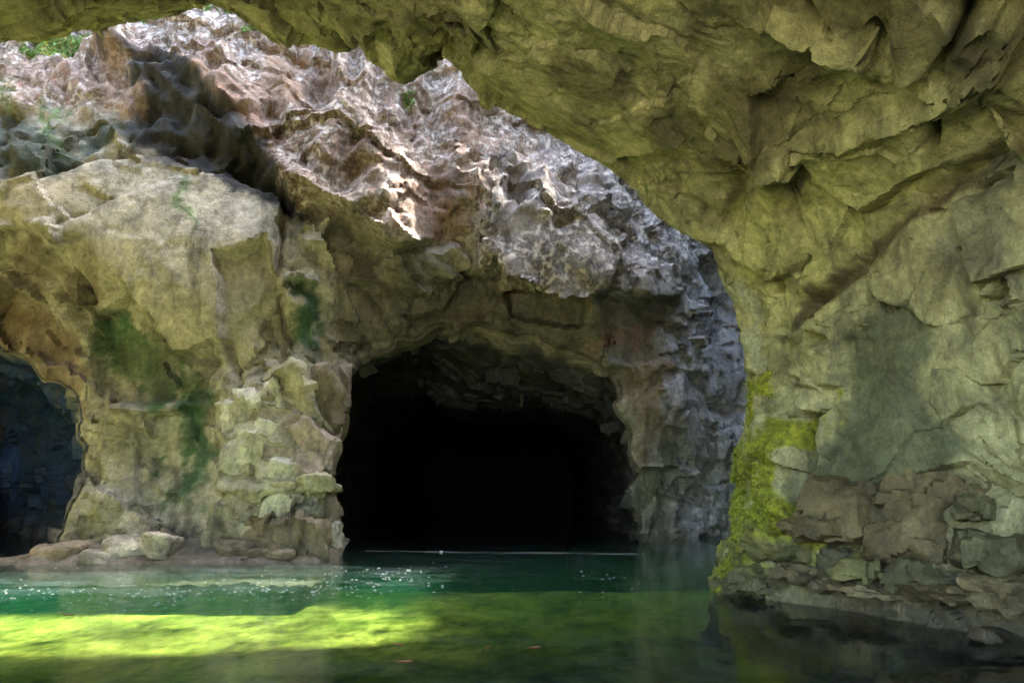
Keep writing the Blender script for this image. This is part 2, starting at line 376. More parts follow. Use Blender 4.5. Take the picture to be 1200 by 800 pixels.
# lumpy dripstone crust on the upper wall, with vertical flutes
Pf = P * np.array((1.9, 1.2, 0.42), np.float32)
Pb = P + 0.25 * np.stack([noise(P * 1.4, 62), noise(P * 1.4, 63), noise(P * 1.4, 64)], 1)
Pf = Pb * np.array((1.9, 1.2, 0.42), np.float32)
def blur(A, n):
    B = A.reshape(Z.shape)
    for _ in range(n):
        q = np.pad(B, 1, mode='edge'); B = (q[:-2, 1:-1] + q[2:, 1:-1] + q[1:-1, :-2] + q[1:-1, 2:] + 2 * q[1:-1, 1:-1]) / 6
    return B.ravel()
Du = (0.55 * noise(P * np.array((0.42, 0.3, 0.3), np.float32), 60) + 0.34 * (1 - 2 * np.abs(noise(Pf * 0.55, 71))) + 0.34 * facets(Pb * np.array((0.75, 0.75, 0.5), np.float32), 77)[0] + 0.14 * facets(Pb * np.array((1.8, 1.8, 1.2), np.float32), 78)[0])
D += upm * (blur(1.05 * Du, 2) + 0.05 * fbm(P * 2.2, 3, 61) - 0.05 * np.abs(noise(P * 3.6, 73)) - 0.04 * np.abs(noise(P * 7.5, 74)))
D += slate * (0.16 * (1 - 2 * np.abs(noise(P * np.array((2.4, 1, 0.5), np.float32), 81))) + 0.2 * facets(P * np.array((1.3, 1, 0.8), np.float32), 83)[0])
# flutes and columns hanging under the roof edge
D += 0.5 * np.exp(-((u - 428) / 9) ** 2) * sstep(150, 110, v) + 0.45 * np.exp(-((u - 527) / 13) ** 2) * sstep(260, 120, v) + 0.3 * np.exp(-((u - 398) / 8) ** 2) * sstep(150, 100, v)
for pts, a, up, dn in [
        ([(90, 40), (150, 90), (190, 110), (260, 160), (330, 232), (400, 246), (458, 290), (525, 272)], 1.15, 70, 5),
        ([(535, 318), (590, 302), (640, 328), (685, 338), (712, 322)], 1.25, 60, 4),
        ([(600, 262), (640, 275), (690, 255), (710, 235)], 0.5, 40, 5),
        ([(430, 318), (470, 325), (490, 318)], 0.45, 25, 5),
        ([(405, 372), (450, 385), (500, 370), (560, 362), (640, 375), (720, 380)], 0.35, 35, 8),
        ([(120, 478), (190, 490), (245, 470)], 0.55, 60, 5), ([(300, 345), (340, 330), (375, 330)], 0.3, 60, 6),
        ([(40, 300), (70, 325), (105, 372), (130, 420), (150, 470)], -0.45, 40, 10),
        ([(560, 205), (585, 235), (610, 215)], -0.5, 30, 12),
        ([(740, 545), (795, 548), (803, 560)], 0.4, 80, 4), ([(772, 432), (800, 436), (830, 442)], 0.35, 40, 4),
        ([(795, 470), (800, 520), (792, 548)], -0.4, 18, 8)]:
    D += ledge(u, v, pts, a, up, dn)
for pts, a, w in [([(60, 268), (140, 243), (235, 216)], 0.35, 4), ([(140, 270), (160, 330), (205, 412), (260, 430)], 0.45, 5), ([(240, 300), (262, 395), (290, 470)], 0.3, 4), ([(330, 250), (322, 330), (350, 420)], 0.35, 5), ([(0, 290), (60, 330), (110, 400), (125, 470)], 0.45, 6), ([(150, 330), (190, 300), (240, 290)], 0.12, 3), ([(0, 215), (60, 200), (120, 184), (190, 177), (242, 168)], 0.5, 7),
        ([(200, 175), (240, 190), (300, 215), (335, 250)], 0.7, 12), ([(0, 250), (40, 270), (90, 330), (110, 380)], 0.3, 6), ([(300, 225), (330, 235), (345, 262), (400, 250)], 0.25, 4),
        ([(180, 640), (200, 600), (205, 520)], 0.12, 5), ([(330, 330), (370, 350), (375, 400), (380, 430)], 0.25, 6), ([(320, 460), (345, 430), (372, 440)], 0.2, 5),
        ([(735, 280), (742, 300), (736, 318)], 0.7, 9), ([(590, 210), (600, 240), (612, 262)], 0.4, 8), ([(820, 300), (845, 330), (855, 370), (850, 410)], 0.9, 12),
        ([(800, 620), (805, 590), (822, 570)], 0.6, 6), ([(770, 600), (790, 590), (760, 570)], 0.25, 4), ([(745, 600), (775, 575), (795, 590)], 0.2, 4), ([(800, 440), (830, 470), (860, 490)], 0.3, 5)]:
    D += groove(u, v, pts, a, w)
gap = polymask(u, v, [(0, 130), (60, 128), (140, 80), (200, 90), (260, 140), (310, 190), (355, 262), (300, 245), (235, 195), (160, 182), (0, 205)], 10)
D = D * (1 - 0.5 * gap) + gap * (blur(0.40 * facets(Pb * 0.8 + 3, 87)[0] + 0.22 * facets(Pb * 2.0 + 1, 88)[0], 3) + 0.04 * facets(Pb * 5.0, 89)[0] - 0.22 * polymask(u, v, [(180, 110), (260, 150), (350, 258), (235, 190)], 12))
D = plates(D, u, v, P, [
    ([(70, 262), (150, 232), (240, 205), (330, 240), (325, 330), (262, 400), (205, 410), (150, 335)], 0.30, 0.9, 0.12, -0.1),
    ([(0, 235), (60, 205), (120, 188), (190, 182), (235, 212), (140, 240), (60, 262), (0, 262)], 0.15, 0.7, 0, -0.1),
    ([(150, 335), (205, 410), (180, 300)], 0.12, 0.3, 0, 0), ([(200, 185), (240, 178), (300, 225), (325, 240), (240, 208)], 0.15, 0.5, -0.2, 0.1),
    ([(105, 372), (150, 345), (205, 412), (255, 420), (240, 470), (130, 475)], -0.40, 0.5, 0.2, 0.3), ([(255, 300), (310, 290), (330, 340), (300, 400), (262, 395)], -0.2, 0.8, 0.2, 0.2),
    ([(395, 262), (452, 295), (440, 330), (400, 322), (380, 285)], -0.45, 0.5, 0.3, 0.2), ([(460, 300), (530, 285), (545, 315), (490, 330)], 0.5, 0.5, 0.1, -0.3), ([(500, 335), (560, 322), (590, 345), (560, 378), (505, 372)], -0.35, 0.5, 0.2, 0.3),
    ([(330, 335), (375, 345), (420, 330), (430, 390), (400, 440), (350, 420)], 0.15, 0.4, -0.3, 0.1), ([(120, 490), (160, 485), (158, 590), (112, 610)], 0.2, 0.5, -0.3, 0.0), ([(175, 490), (238, 475), (245, 600), (180, 615)], -0.2, 0.7, 0.2, 0.0),
    ([(0, 268), (50, 268), (85, 330), (60, 350), (0, 320)], -0.2, 0.4, 0.2, 0.2), ([(0, 330), (55, 360), (100, 430), (60, 425), (0, 390)], -0.35, 0.5, 0.2, 0.3),
    ([(545, 285), (600, 300), (640, 328), (684, 336), (650, 280), (600, 250), (560, 255)], 0.55, 0.6, 0.1, -0.35), ([(645, 282), (690, 262), (715, 300), (705, 335), (690, 338), (660, 322)], 0.5, 0.6, -0.2, -0.1),
    ([(590, 340), (640, 332), (690, 345), (680, 385), (600, 372)], -0.75, 0.6, 0.1, 0.2), ([(440, 310), (500, 300), (540, 325), (520, 365), (450, 375)], 0.35, 0.4, 0.3, 0.2), ([(700, 350), (780, 350), (770, 430), (715, 420)], -0.35, 0.6, 0.3, 0.1),
    ([(735, 460), (775, 450), (795, 545), (748, 545)], 0.15, 0.6, 0.3, 0.0), ([(745, 552), (800, 552), (798, 620), (748, 625)], -0.25, 0.3, 0.3, 0.0),
    ([(778, 440), (830, 445), (825, 530), (800, 540)], 0.15, 0.5, -0.4, 0.0), ([(835, 505), (870, 500), (862, 560), (838, 565)], 0.35, 0.5, -0.5, 0), ([(828, 568), (850, 565), (850, 622), (826, 622)], 0.35, 0.6, -0.3, 0)])
D += 1.1 * polymask(u, v, [(262, 640), (262, 500), (300, 450), (350, 435), (385, 500), (385, 660)], 16) * 0.5
mk = np.maximum(polymask(u, v, flare(MAIN, 3), 3), polymask(u, v, flare(LEFT, 3), 3))
de = np.minimum(seg_field(u, v, MAIN)[0], seg_field(u, v, LEFT)[0])
D = np.clip(D, -1.6, 1.6) * (1 - 0.25 * np.exp(-(de / 10) ** 2))
nf = np.exp(-(np.minimum(de, 80) / 40) ** 6)[:, None]; vr = np.array((0, 0, CAMZ)) - P; vr /= np.linalg.norm(vr, axis=1, keepdims=True); Nw = Nn.reshape(-1, 3) * (1 - nf) + vr * nf; Nw /= np.linalg.norm(Nw, axis=1, keepdims=True)
P2 = P + (D[:, None] * Nw).astype(np.float32)
YD = P2[:, 1].reshape(Z.shape).copy()
P2 = P2 - (0.35 * mk)[:, None] * vr.astype(np.float32)                                                   # the lips of the mouths roll inward
keep_v = ~(inpoly(u, v, flare(MAIN, 1)) | inpoly(u, v, flare(LEFT, 1)))
kv = keep_v.reshape(Z.shape); kf = kv[:-1, :-1] & kv[1:, :-1] & kv[:-1, 1:] & kv[1:, 1:]
S = painter(P, (0.36, 0.335, 0.25))
pu, pv = S['u'], S['v']
tint(S, polymask(pu, pv, UPPER, 14), (0.31, 0.215, 0.155)); S['M'][:, 0] = 0.85 * polymask(pu, pv, UPPER, 25)
tint(S, polymask(pu, pv, [(100, 40), (200, 60), (330, 110), (400, 190), (340, 240), (270, 170), (190, 110)], 14), (0.20, 0.115, 0.07), 0.8)
for e in [(160, 110, 70, 40, 20), (250, 90, 40, 30, 20), (300, 150, 50, 30, 40), (380, 110, 22, 45, 0), (430, 200, 40, 25, 20), (480, 150, 20, 50, 0), (545, 150, 25, 50, 0), (600, 230, 25, 50, 0), (690, 230, 40, 25, 30), (60, 90, 50, 22, 0)]:
    tint(S, ell(pu, pv, *e), (0.20, 0.12, 0.08), 0.8); S['M'][:, 0] *= 1 - 0.6 * ell(pu, pv, *e)
tint(S, ell(pu, pv, 510, 245, 60, 40, -20), (0.20, 0.11, 0.07), 0.8); tint(S, ell(pu, pv, 330, 100, 28, 40), (0.24, 0.15, 0.085), 0.7)
S['M'][:, 0] *= 1 - 0.85 * np.maximum.reduce([ell(pu, pv, 250, 150, 70, 45, 40), ell(pu, pv, 505, 245, 55, 35, -20), ell(pu, pv, 600, 250, 26, 50), ell(pu, pv, 330, 100, 30, 45), ell(pu, pv, 180, 145, 70, 30)])
grey = polymask(pu, pv, [(530, 260), (600, 180), (640, 150), (760, 210), (860, 300), (870, 420), (1000, 400), (1000, 300), (860, 420), (780, 400), (700, 345), (620, 335), (545, 312)], 20)
tint(S, grey, (0.26, 0.24, 0.225), 0.85)
tint(S, ell(pu, pv, 640, 205, 45, 40, 30), (0.30, 0.235, 0.215), 0.7)
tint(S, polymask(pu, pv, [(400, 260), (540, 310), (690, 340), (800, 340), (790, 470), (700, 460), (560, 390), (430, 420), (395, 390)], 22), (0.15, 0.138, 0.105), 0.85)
tint(S, ell(pu, pv, 650, 352, 45, 14, 10), (0.34, 0.20, 0.115), 0.8); tint(S, ell(pu, pv, 620, 338, 30, 10), (0.36, 0.22, 0.14), 0.6)
tint(S, ell(pu, pv, 553, 242, 12, 16), (0.46, 0.25, 0.16), 0.8); tint(S, ell(pu, pv, 745, 395, 60, 14), (0.24, 0.145, 0.095), 0.7)
sl = polymask(pu, pv, [(790, 340), (860, 300), (1000, 250), (1000, 700), (800, 640), (795, 540), (775, 470), (775, 430)], 10)
tint(S, sl, (0.45, 0.45, 0.455), 0.95); S['M'][:, 0] = np.maximum(S['M'][:, 0] * (1 - sl), sl * 0.55)
tint(S, ell(pu, pv, 755, 480, 22, 70), (0.27, 0.20, 0.12), 0.8); tint(S, ell(pu, pv, 860, 400, 20, 50), (0.40, 0.34, 0.33), 0.7)
tint(S, ell(pu, pv, 835, 600, 16, 20), (0.20, 0.22, 0.11), 0.7)
# left pillar: pale slab, brown joints, green algae
tint(S, polymask(pu, pv, [(70, 255), (200, 190), (300, 215), (330, 330), (260, 400), (200, 410), (140, 330)], 22), (0.44, 0.405, 0.315), 0.85)
tint(S, ell(pu, pv, 60, 225, 60, 22, -15), (0.40, 0.35, 0.25), 0.7); tint(S, line(S, [(172, 225), (185, 290), (197, 350), (200, 390)], 5), (0.55, 0.50, 0.40), 0.6)
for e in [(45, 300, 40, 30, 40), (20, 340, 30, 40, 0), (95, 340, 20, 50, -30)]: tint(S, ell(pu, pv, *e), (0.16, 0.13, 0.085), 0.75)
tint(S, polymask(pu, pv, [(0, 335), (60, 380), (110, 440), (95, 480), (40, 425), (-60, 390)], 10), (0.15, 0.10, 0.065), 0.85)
for e in [(125, 395, 22, 38, 20), (150, 420, 40, 30, 35), (190, 440, 45, 40, 20), (215, 540, 32, 75, 5), (150, 395, 12, 60, -35), (352, 370, 14, 45, -10), (215, 470, 40, 26, 0), (375, 400, 10, 35, 0)]:
    tint(S, ell(pu, pv, *e) * sstep(-0.6, 0.1, noise(P * np.array((2.2, 2.2, 0.6), np.float32), 95) + 0.5 * noise(P * 5.0, 96)), (0.045, 0.11, 0.05), 0.95)
tint(S, ell(pu, pv, 165, 420, 60, 45, 20), (0.13, 0.11, 0.06), 0.4)
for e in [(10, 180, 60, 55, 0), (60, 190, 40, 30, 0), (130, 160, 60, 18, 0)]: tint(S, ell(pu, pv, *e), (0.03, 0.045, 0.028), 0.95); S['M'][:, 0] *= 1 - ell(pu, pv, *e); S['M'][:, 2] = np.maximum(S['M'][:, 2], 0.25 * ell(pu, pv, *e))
for e in [(8, 110, 16, 40, 0), (65, 150, 9, 35, 0), (220, 245, 8, 30, 0)]: tint(S, ell(pu, pv, *e), (0.09, 0.19, 0.05), 0.7)
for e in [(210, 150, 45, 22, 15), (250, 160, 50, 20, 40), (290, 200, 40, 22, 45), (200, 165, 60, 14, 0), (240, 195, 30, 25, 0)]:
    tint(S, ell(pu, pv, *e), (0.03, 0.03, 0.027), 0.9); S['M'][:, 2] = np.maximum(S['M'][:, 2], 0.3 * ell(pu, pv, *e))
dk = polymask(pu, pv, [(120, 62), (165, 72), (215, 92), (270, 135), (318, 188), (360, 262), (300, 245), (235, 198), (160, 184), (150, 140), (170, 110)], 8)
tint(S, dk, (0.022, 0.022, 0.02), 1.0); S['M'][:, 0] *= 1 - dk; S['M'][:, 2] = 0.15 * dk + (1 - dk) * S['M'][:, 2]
for e in [(125, 500, 28, 60, 0), (330, 450, 35, 60, 0)]: tint(S, ell(pu, pv, *e), (0.24, 0.215, 0.125), 0.5)
tint(S, ell(pu, pv, 110, 620, 30, 40), (0.22, 0.21, 0.085), 0.6); tint(S, ell(pu, pv, 210, 630, 60, 20), (0.13, 0.115, 0.085), 0.6)
for e in [(75, 52, 40, 18, 0), (185, 28, 30, 14, 0), (30, 48, 24, 8, 0), (140, 34, 20, 12, 0), (465, 118, 12, 9, 0), (250, 18, 25, 10, 0), (310, 45, 14, 8, 0)]: S['M'][:, 1] = np.maximum(S['M'][:, 1], 0.45 * ell(pu, pv, *e))
wet = sstep(0.9, 0.0, P[:, 2]); tint(S, wet, (0.12, 0.105, 0.075), 0.6); S['M'][:, 2] = np.maximum(S['M'][:, 2], 0.7 * wet)
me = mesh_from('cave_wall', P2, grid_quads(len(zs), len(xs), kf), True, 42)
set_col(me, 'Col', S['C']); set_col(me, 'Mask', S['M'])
WALLP, WALLN, WALLM = P2.copy(), Nn.reshape(-1, 3).copy(), S['M'].copy(); WALLK = keep_v
cave_wall = link('cave_wall', me, ROCK, kind='structure')

# ------------------------------------------------------------------ galleries behind the mouths
def gallery(name, rings, ns, nt, seed, base, amp=0.45, shaft=None):
    R = []
    for pts, yy in rings:
        pa = np.array(pts, float); ya = np.full(len(pts), 25.0 if isinstance(yy, str) else yy)
        if isinstance(yy, str):                                                   # first ring lies just behind the wall's face
            pa = resample(np.c_[pa, 0 * pa[:, :1]], ns)[:, :2]; ya = np.full(ns, 25.0)
            for _ in range(6): q = at(pa[:, 0], pa[:, 1], ya); ya = bilin(q[:, 0], q[:, 2])
            q = at(pa[:, 0], pa[:, 1], ya)
            yd = YD[np.clip(((q[:, 2] - zs[0]) / 0.075).astype(int), 0, len(zs) - 1), np.clip(((q[:, 0] - xs[0]) / 0.075).astype(int), 0, len(xs) - 1)]
            k_ = np.hanning(7); yd = np.convolve(np.r_[[yd[0]] * 3, yd, [yd[-1]] * 3], k_ / k_.sum(), 'valid')
            R.append(at(pa[:, 0], pa[:, 1], yd + float(yy))); continue
        R.append(resample(at(pa[:, 0], pa[:, 1], ya), ns))
    par = np.r_[0, np.cumsum([1.0, 4.0, 4.0, 3.0, 4.0][:len(R) - 1])]
    G = loft(R, par, nt); Nn = grid_normals(G)
    ctr = G.mean(axis=1, keepdims=True); Nn *= np.where(((ctr - G) * Nn).sum(-1, keepdims=True) < 0, -1, 1)
    P = G.reshape(-1, 3).astype(np.float32); D = rock_disp(P, seed, amp, amp * 0.8, amp * 0.35) * np.repeat(np.clip((np.linspace(0, par[-1], nt) - 0.95) * 0.8, 0.08, 1), ns)
    P2 = P + D[:, None] * Nn.reshape(-1, 3)
    S = painter(P, (0.26, 0.235, 0.17)); tint(S, sstep(0.9, 3.0, np.repeat(np.linspace(0, par[-1], nt), ns) + 1.2 * noise(P * 0.8, 5)), base); wet = sstep(1.2, 0, P[:, 2]); tint(S, wet, (0.08, 0.075, 0.06), 0.6)  # gallery dimness is put into the colour: rock darkens inward from the mouth
    S['M'][:, 2] = 0.5
    P2 = P2.reshape(nt, ns, 3); P2[:, 0, 2] = P2[:, -1, 2] = -4.5
    end = P2[-1].mean(axis=0); end[2] = -4.5; P2 = np.vstack([P2.reshape(-1, 3), np.repeat(end[None] + np.array((0, 0.5, 0)), ns, 0)])
    S['C'] = np.vstack([S['C'], S['C'][-ns:]]); S['M'] = np.vstack([S['M'], S['M'][-ns:]])
    q = grid_quads(nt + 1, ns)
    if shaft is not None:  # roof opening added to let sky light into the side gallery
        c = P2[q].mean(axis=1); q = q[~((c[:, 0] < shaft[0]) & (c[:, 2] > shaft[1]) & (c[:, 1] > shaft[2]) & (c[:, 1] < shaft[3]))]
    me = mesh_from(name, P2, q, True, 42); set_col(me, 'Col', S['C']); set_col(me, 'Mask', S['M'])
    return link(name, me, ROCK, kind='structure')
M2 = [(380, 700), (379, 560), (380, 487), (398, 452), (432, 425), (470, 406), (500, 404), (530, 414), (560, 432), (640, 446), (700, 462), (722, 490), (738, 545), (742, 620), (739, 690)]
M3 = [(388, 690), (388, 560), (392, 495), (410, 462), (442, 438), (485, 428), (514, 440), (532, 460), (560, 466), (640, 466), (700, 474), (718, 495), (732, 545), (738, 620), (736, 682)]
M4 = [(400, 680), (400, 570), (406, 520), (425, 485), (455, 462), (500, 460), (530, 474), (560, 480), (640, 482), (690, 490), (705, 508), (716, 550), (720, 610), (718, 670)]
M5 = [(490, 625), (490, 580), (492, 540), (498, 525), (510, 518), (530, 515), (550, 515), (580, 516), (640, 518), (660, 522), (668, 535), (672, 560), (674, 590), (672, 622)]
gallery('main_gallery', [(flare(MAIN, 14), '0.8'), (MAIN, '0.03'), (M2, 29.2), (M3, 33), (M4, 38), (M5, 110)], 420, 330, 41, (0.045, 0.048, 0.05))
L2 = [(-300, 700), (-320, 560), (-280, 460), (-190, 410), (-100, 405), (-30, 415), (10, 425), (50, 448), (84, 478), (100, 505), (99, 548), (92, 592), (82, 628), (70, 690)]
L3 = [(-150, 680), (-170, 560), (-140, 480), (-90, 450), (-40, 440), (0, 440), (30, 450), (60, 470), (88, 495), (99, 515), (99, 552), (95, 592), (90, 628), (85, 672)]
L4 = [(-100, 660), (-110, 560), (-90, 500), (-60, 480), (-40, 475), (-20, 475), (-8, 480), (2, 490), (10, 505), (15, 525), (16, 560), (16, 592), (17, 620), (17, 655)]
L5 = [(-60, 640), (-62, 560), (-56, 520), (-45, 510), (-38, 505), (-30, 505), (-24, 508), (-18, 512), (-14, 520), (-12, 535), (-11, 560), (-11, 592), (-11, 610), (-12, 640)]
gallery('side_gallery', [(flare(LEFT, 14), '0.8'), (LEFT, '0.03'), (L2, 26.2), (L3, 29), (L4, 33), (L5, 48)], 300, 220, 43, (0.02, 0.05, 0.13), shaft=(-22.6, 3.0, 26.5, 30.0))  # blue cast of the gallery's light is put into its base colour

# ------------------------------------------------------------------ the near vault: roof over the viewer, right pillar and right wall
RIM = [(-480, 960, 15.5), (-480, 560, 15.5), (-440, 330, 15.5), (-330, 160, 15.6), (-200, 75, 15.8), (-100, 24, 15.8), (0, 10, 16), (60, 24, 16), (100, 22, 16), (150, 9, 16), (200, 5, 16.2), (250, -2, 16.2), (285, 6, 16), (320, 28, 15.8),
       (345, 52, 15.6), (395, 66, 15.4), (418, 60, 15.6), (426, 48, 15.9), (434, 78, 15.4), (468, 92, 15.2), (500, 80, 15.4), (516, 62, 15.8), (545, 78, 15.5), (562, 95, 15.4), (600, 132, 15.2), (640, 152, 15.2), (690, 172, 15.4),
       (722, 188, 15.5), (745, 212, 15.4), (765, 245, 15.3), (790, 272, 15.4), (832, 293, 15.5), (846, 330, 15.8), (860, 362, 16), (872, 410, 16.2), (877, 460, 16.2), (872, 520, 16.1), (860, 575, 16), (853, 630, 15.9), (840, 668, 15.7), (825, 720, 15.5), (815, 960, 15.5)]
ra = np.array(RIM, float); R3w = at(ra[:, 0], ra[:, 1], ra[:, 2])
NS = 1150
d = np.r_[0, np.cumsum(np.linalg.norm(np.diff(R3w, axis=0), axis=1))]
# more vertices where the photo looks (right of the frame's left edge)
kx = np.linspace(0, 1, NS); i0 = np.searchsorted(ra[:, 0] > -60, True) if False else 5
ts = np.interp(kx, [0, 0.10, 1], [0, d[i0], d[-1]])
R3 = np.stack([np.interp(ts, d, R3w[:, k]) for k in range(3)], 1)
def ring(keys, y):
    """keys: (rim index, x, z) -> ring at depth y sharing the rim's parameter"""
    kk = np.array(keys, float); tt = np.interp(kk[:, 0], np.arange(len(d)), d)
    yy = kk[:, 3] if kk.shape[1] > 3 else np.full(len(kk), y)
    return np.stack([np.interp(ts, tt, kk[:, 1]), np.interp(ts, tt, yy), np.interp(ts, tt, kk[:, 2])], 1)
def smooth(R, k=25):
    w = np.hanning(k); w /= w.sum()
    return np.stack([np.convolve(np.r_[np.full(k // 2, R[0, j]), R[:, j], np.full(k // 2, R[-1, j])], w, 'valid') for j in range(3)], 1)
# 31 = corner where the roof springs from the pillar
R2 = ring([(0, -16, -4.5), (2, -15, 5), (5, -11.5, 9.6), (11, -5.8, 11.2), (19, -2.3, 10.2), (24, 0.0, 9.0), (27, 2.2, 8.2), (30, 3.6, 7.4), (32, 5.0, 6.4), (35, 5.5, 4.2), (38, 5.5, 1.6), (40, 5.0, -0.8), (41, 5.0, -4.5)], 13.4)
R1 = ring([(0, -14, -4.5), (2, -13, 5), (5, -9.5, 9.2), (11, -5.2, 10.2), (19, -2.2, 9.6), (24, 0.4, 8.9), (27, 3.0, 8.1), (30, 4.8, 7.5), (32, 6.3, 6.6), (35, 7.0, 4.2), (38, 7.2, 1.6), (40, 6.9, -0.8), (41, 6.9, -4.5)], 10)
R0 = ring([(0, -12, -4.5), (2, -11, 5), (5, -8, 8.4), (11, -4.5, 9.0), (19, -2.0, 8.8), (24, 1.0, 8.4), (27, 3.8, 7.8), (30, 6.2, 7.0), (32, 7.8, 6.0), (35, 8.4, 4.2), (38, 8.6, 1.6), (40, 8.4, -0.8), (41, 8.4, -4.5)], 5)
Ra = R0 * np.array((1.05, 0, 1.0)); Ra[:, 1] = -0.5 - 12.0 * sstep(1.0, 6.5, R0[:, 0]); Rb = Ra + np.array((0, -2.0, 0)) + 5.0 * (Ra - np.array((-2, 0, 0))) / np.linalg.norm(Ra - np.array((-2, 0, 0)), axis=1, keepdims=True)
C0 = np.array((-5.0, 0, 1.5)); nout = smooth(R3, 61) - C0; nout[:, 1] = 0; nout /= np.linalg.norm(nout, axis=1, keepdims=True)
R4 = R3 + 0.55 * nout + np.array((0, 0.75, 0)); lean = (2.8 * sstep(-10, 1, smooth(R3, 61)[:, 0]))[:, None] * np.array((0, 1.0, 0))
R5 = smooth(R3, 61) + 3.5 * nout + np.array((0, 2.0, 0)) + lean; R6 = smooth(R3, 91) + 9 * nout + np.array((0, 2.0, 0)) + lean
rings = [Rb, Ra, smooth(R0, 61), smooth(R1, 61), smooth(R2, 41), R3, R4, R5, R6]
par = [0, 2, 4, 9, 14, 17.5, 18.6, 20.5, 23]
def tsamp(p):                                                            # sample density along depth
    return np.concatenate([np.linspace(0, 4, 30, False), np.linspace(4, 9, 90, False), np.linspace(9, 18.6, 300, False), np.linspace(18.6, 23, 50)])
def loft_at(rings, params, T):
    R = np.array(rings); p = np.array(params, float); out = []
    tg = [(R[1] - R[0]) / (p[1] - p[0])] + [0.5 * ((R[j + 1] - R[j]) / (p[j + 1] - p[j]) + (R[j] - R[j - 1]) / (p[j] - p[j - 1])) for j in range(1, len(p) - 1)] + [(R[-1] - R[-2]) / (p[-1] - p[-2])]
    for t in T:
        k = min(max(np.searchsorted(p, t, 'right') - 1, 0), len(p) - 2); h = p[k + 1] - p[k]; s = (t - p[k]) / h; s2, s3 = s * s, s * s * s
        out.append((2 * s3 - 3 * s2 + 1) * R[k] + (s3 - 2 * s2 + s) * h * tg[k] + (-2 * s3 + 3 * s2) * R[k + 1] + (s3 - s2) * h * tg[k + 1])
    return np.array(out)
T = tsamp(par); G = loft_at(rings, par, T); Nn = grid_normals(G)
nr, nc = G.shape[:2]
# normals toward the open space inside the vault
ref = np.array((-4.0, 8.0, 3.0)) - G[nr // 3]; flip = np.sign((ref * Nn[nr // 3]).sum(-1).mean()); Nn *= flip
P = G.reshape(-1, 3).astype(np.float32); u, v = proj(P)
front = np.repeat((T < 17.8)[:, None], nc, 1).ravel()
rimw = np.repeat(np.exp(-((T - 17.5) / 0.5) ** 2)[:, None], nc, 1).ravel()
D = rock_disp(P, 101, 0.45, 0.24, 0.12, (0.7, 0.7, 1.2), 3.0, 0.95, 0.34)
D *= 1 - 0.55 * rimw
D *= 1 - 0.55 * polymask(u, v, [(990, 380), (1130, 400), (1130, 560), (960, 600), (990, 470)], 25)            # the flat sawn face on the right wall
D *= 1 - 0.45 * polymask(u, v, [(560, 40), (800, 20), (900, 100), (820, 190), (700, 140)], 40)
# long gouges running along the roof
Pg = P @ np.array([[0.86, 0.5, 0], [-0.5, 0.86, 0], [0, 0, 1]], np.float32).T * np.array((0.35, 1.7, 1.0), np.float32)
roof = sstep(5.5, 7.0, P[:, 2]); D += roof * 0.09 * fbm(Pg, 4, 131, 0.55)
for pts, a, up, dn in [([(430, 40), (470, 60), (520, 45), (560, 20)], -0.25, 40, 12), ([(545, 70), (600, 110), (650, 120), (720, 160)], 0.25, 60, 10),
        ([(870, 205), (960, 172), (1060, 135), (1200, 62)], 0.55, 60, 22), ([(840, 280), (870, 250), (872, 205)], -0.4, 40, 15),
        ([(860, 8), (900, 25), (960, 48), (1040, 66)], 0.4, 40, 5), ([(1040, 70), (1100, 60), (1150, 20), (1190, 10)], 0.45, 50, 5),
        ([(980, 590), (1060, 560), (1150, 575), (1200, 565)], -0.4, 60, 14), ([(935, 385), (960, 402), (992, 412)], 0.35, 60, 4),
        ([(1140, 340), (1175, 360), (1200, 345)], 0.3, 40, 6), ([(905, 605), (935, 595), (950, 520)], 0.3, 40, 6)]:
    D += ledge(u, v, pts, a, up, dn) * front
for pts, a, w in [([(1200, 165), (1100, 215), (1050, 255), (1005, 305), (960, 345), (925, 375)], 0.22, 9), ([(912, 192), (925, 235), (942, 290), (925, 330)], 0.28, 5), ([(1088, 128), (1094, 152), (1090, 170)], 0.5, 5),
        ([(1180, 205), (1150, 220), (1125, 235)], 0.25, 7), ([(952, 480), (950, 540), (940, 590), (928, 610)], 0.8, 9), ([(945, 395), (965, 400), (975, 408)], 0.7, 6), ([(1200, 585), (1190, 620), (1192, 670)], 1.2, 12),
        ([(900, 0), (940, 25), (960, 45)], 0.4, 5), ([(1015, 35), (1030, 60), (1045, 65)], 0.4, 5), ([(1140, 0), (1130, 25), (1100, 62), (1060, 80)], 0.35, 6), ([(505, 48), (518, 56), (520, 66)], 0.6, 6), ([(550, 66), (575, 70), (582, 75)], 0.5, 5),
        ([(905, 310), (895, 350), (915, 400)], 0.18, 5), ([(1180, 330), (1160, 350), (1150, 362)], 0.3, 6), ([(880, 430), (890, 520), (880, 600)], 0.15, 7), ([(905, 520), (930, 480), (945, 440)], 0.2, 6)]:
    D += 1.6 * groove(u, v, pts, a, w) * front
D += 0.35 * front * np.exp(-((u - 905 + (v - 520) * 0.12) / 22) ** 2) * sstep(400, 450, v) * sstep(640, 560, v)   # the rib down the pillar
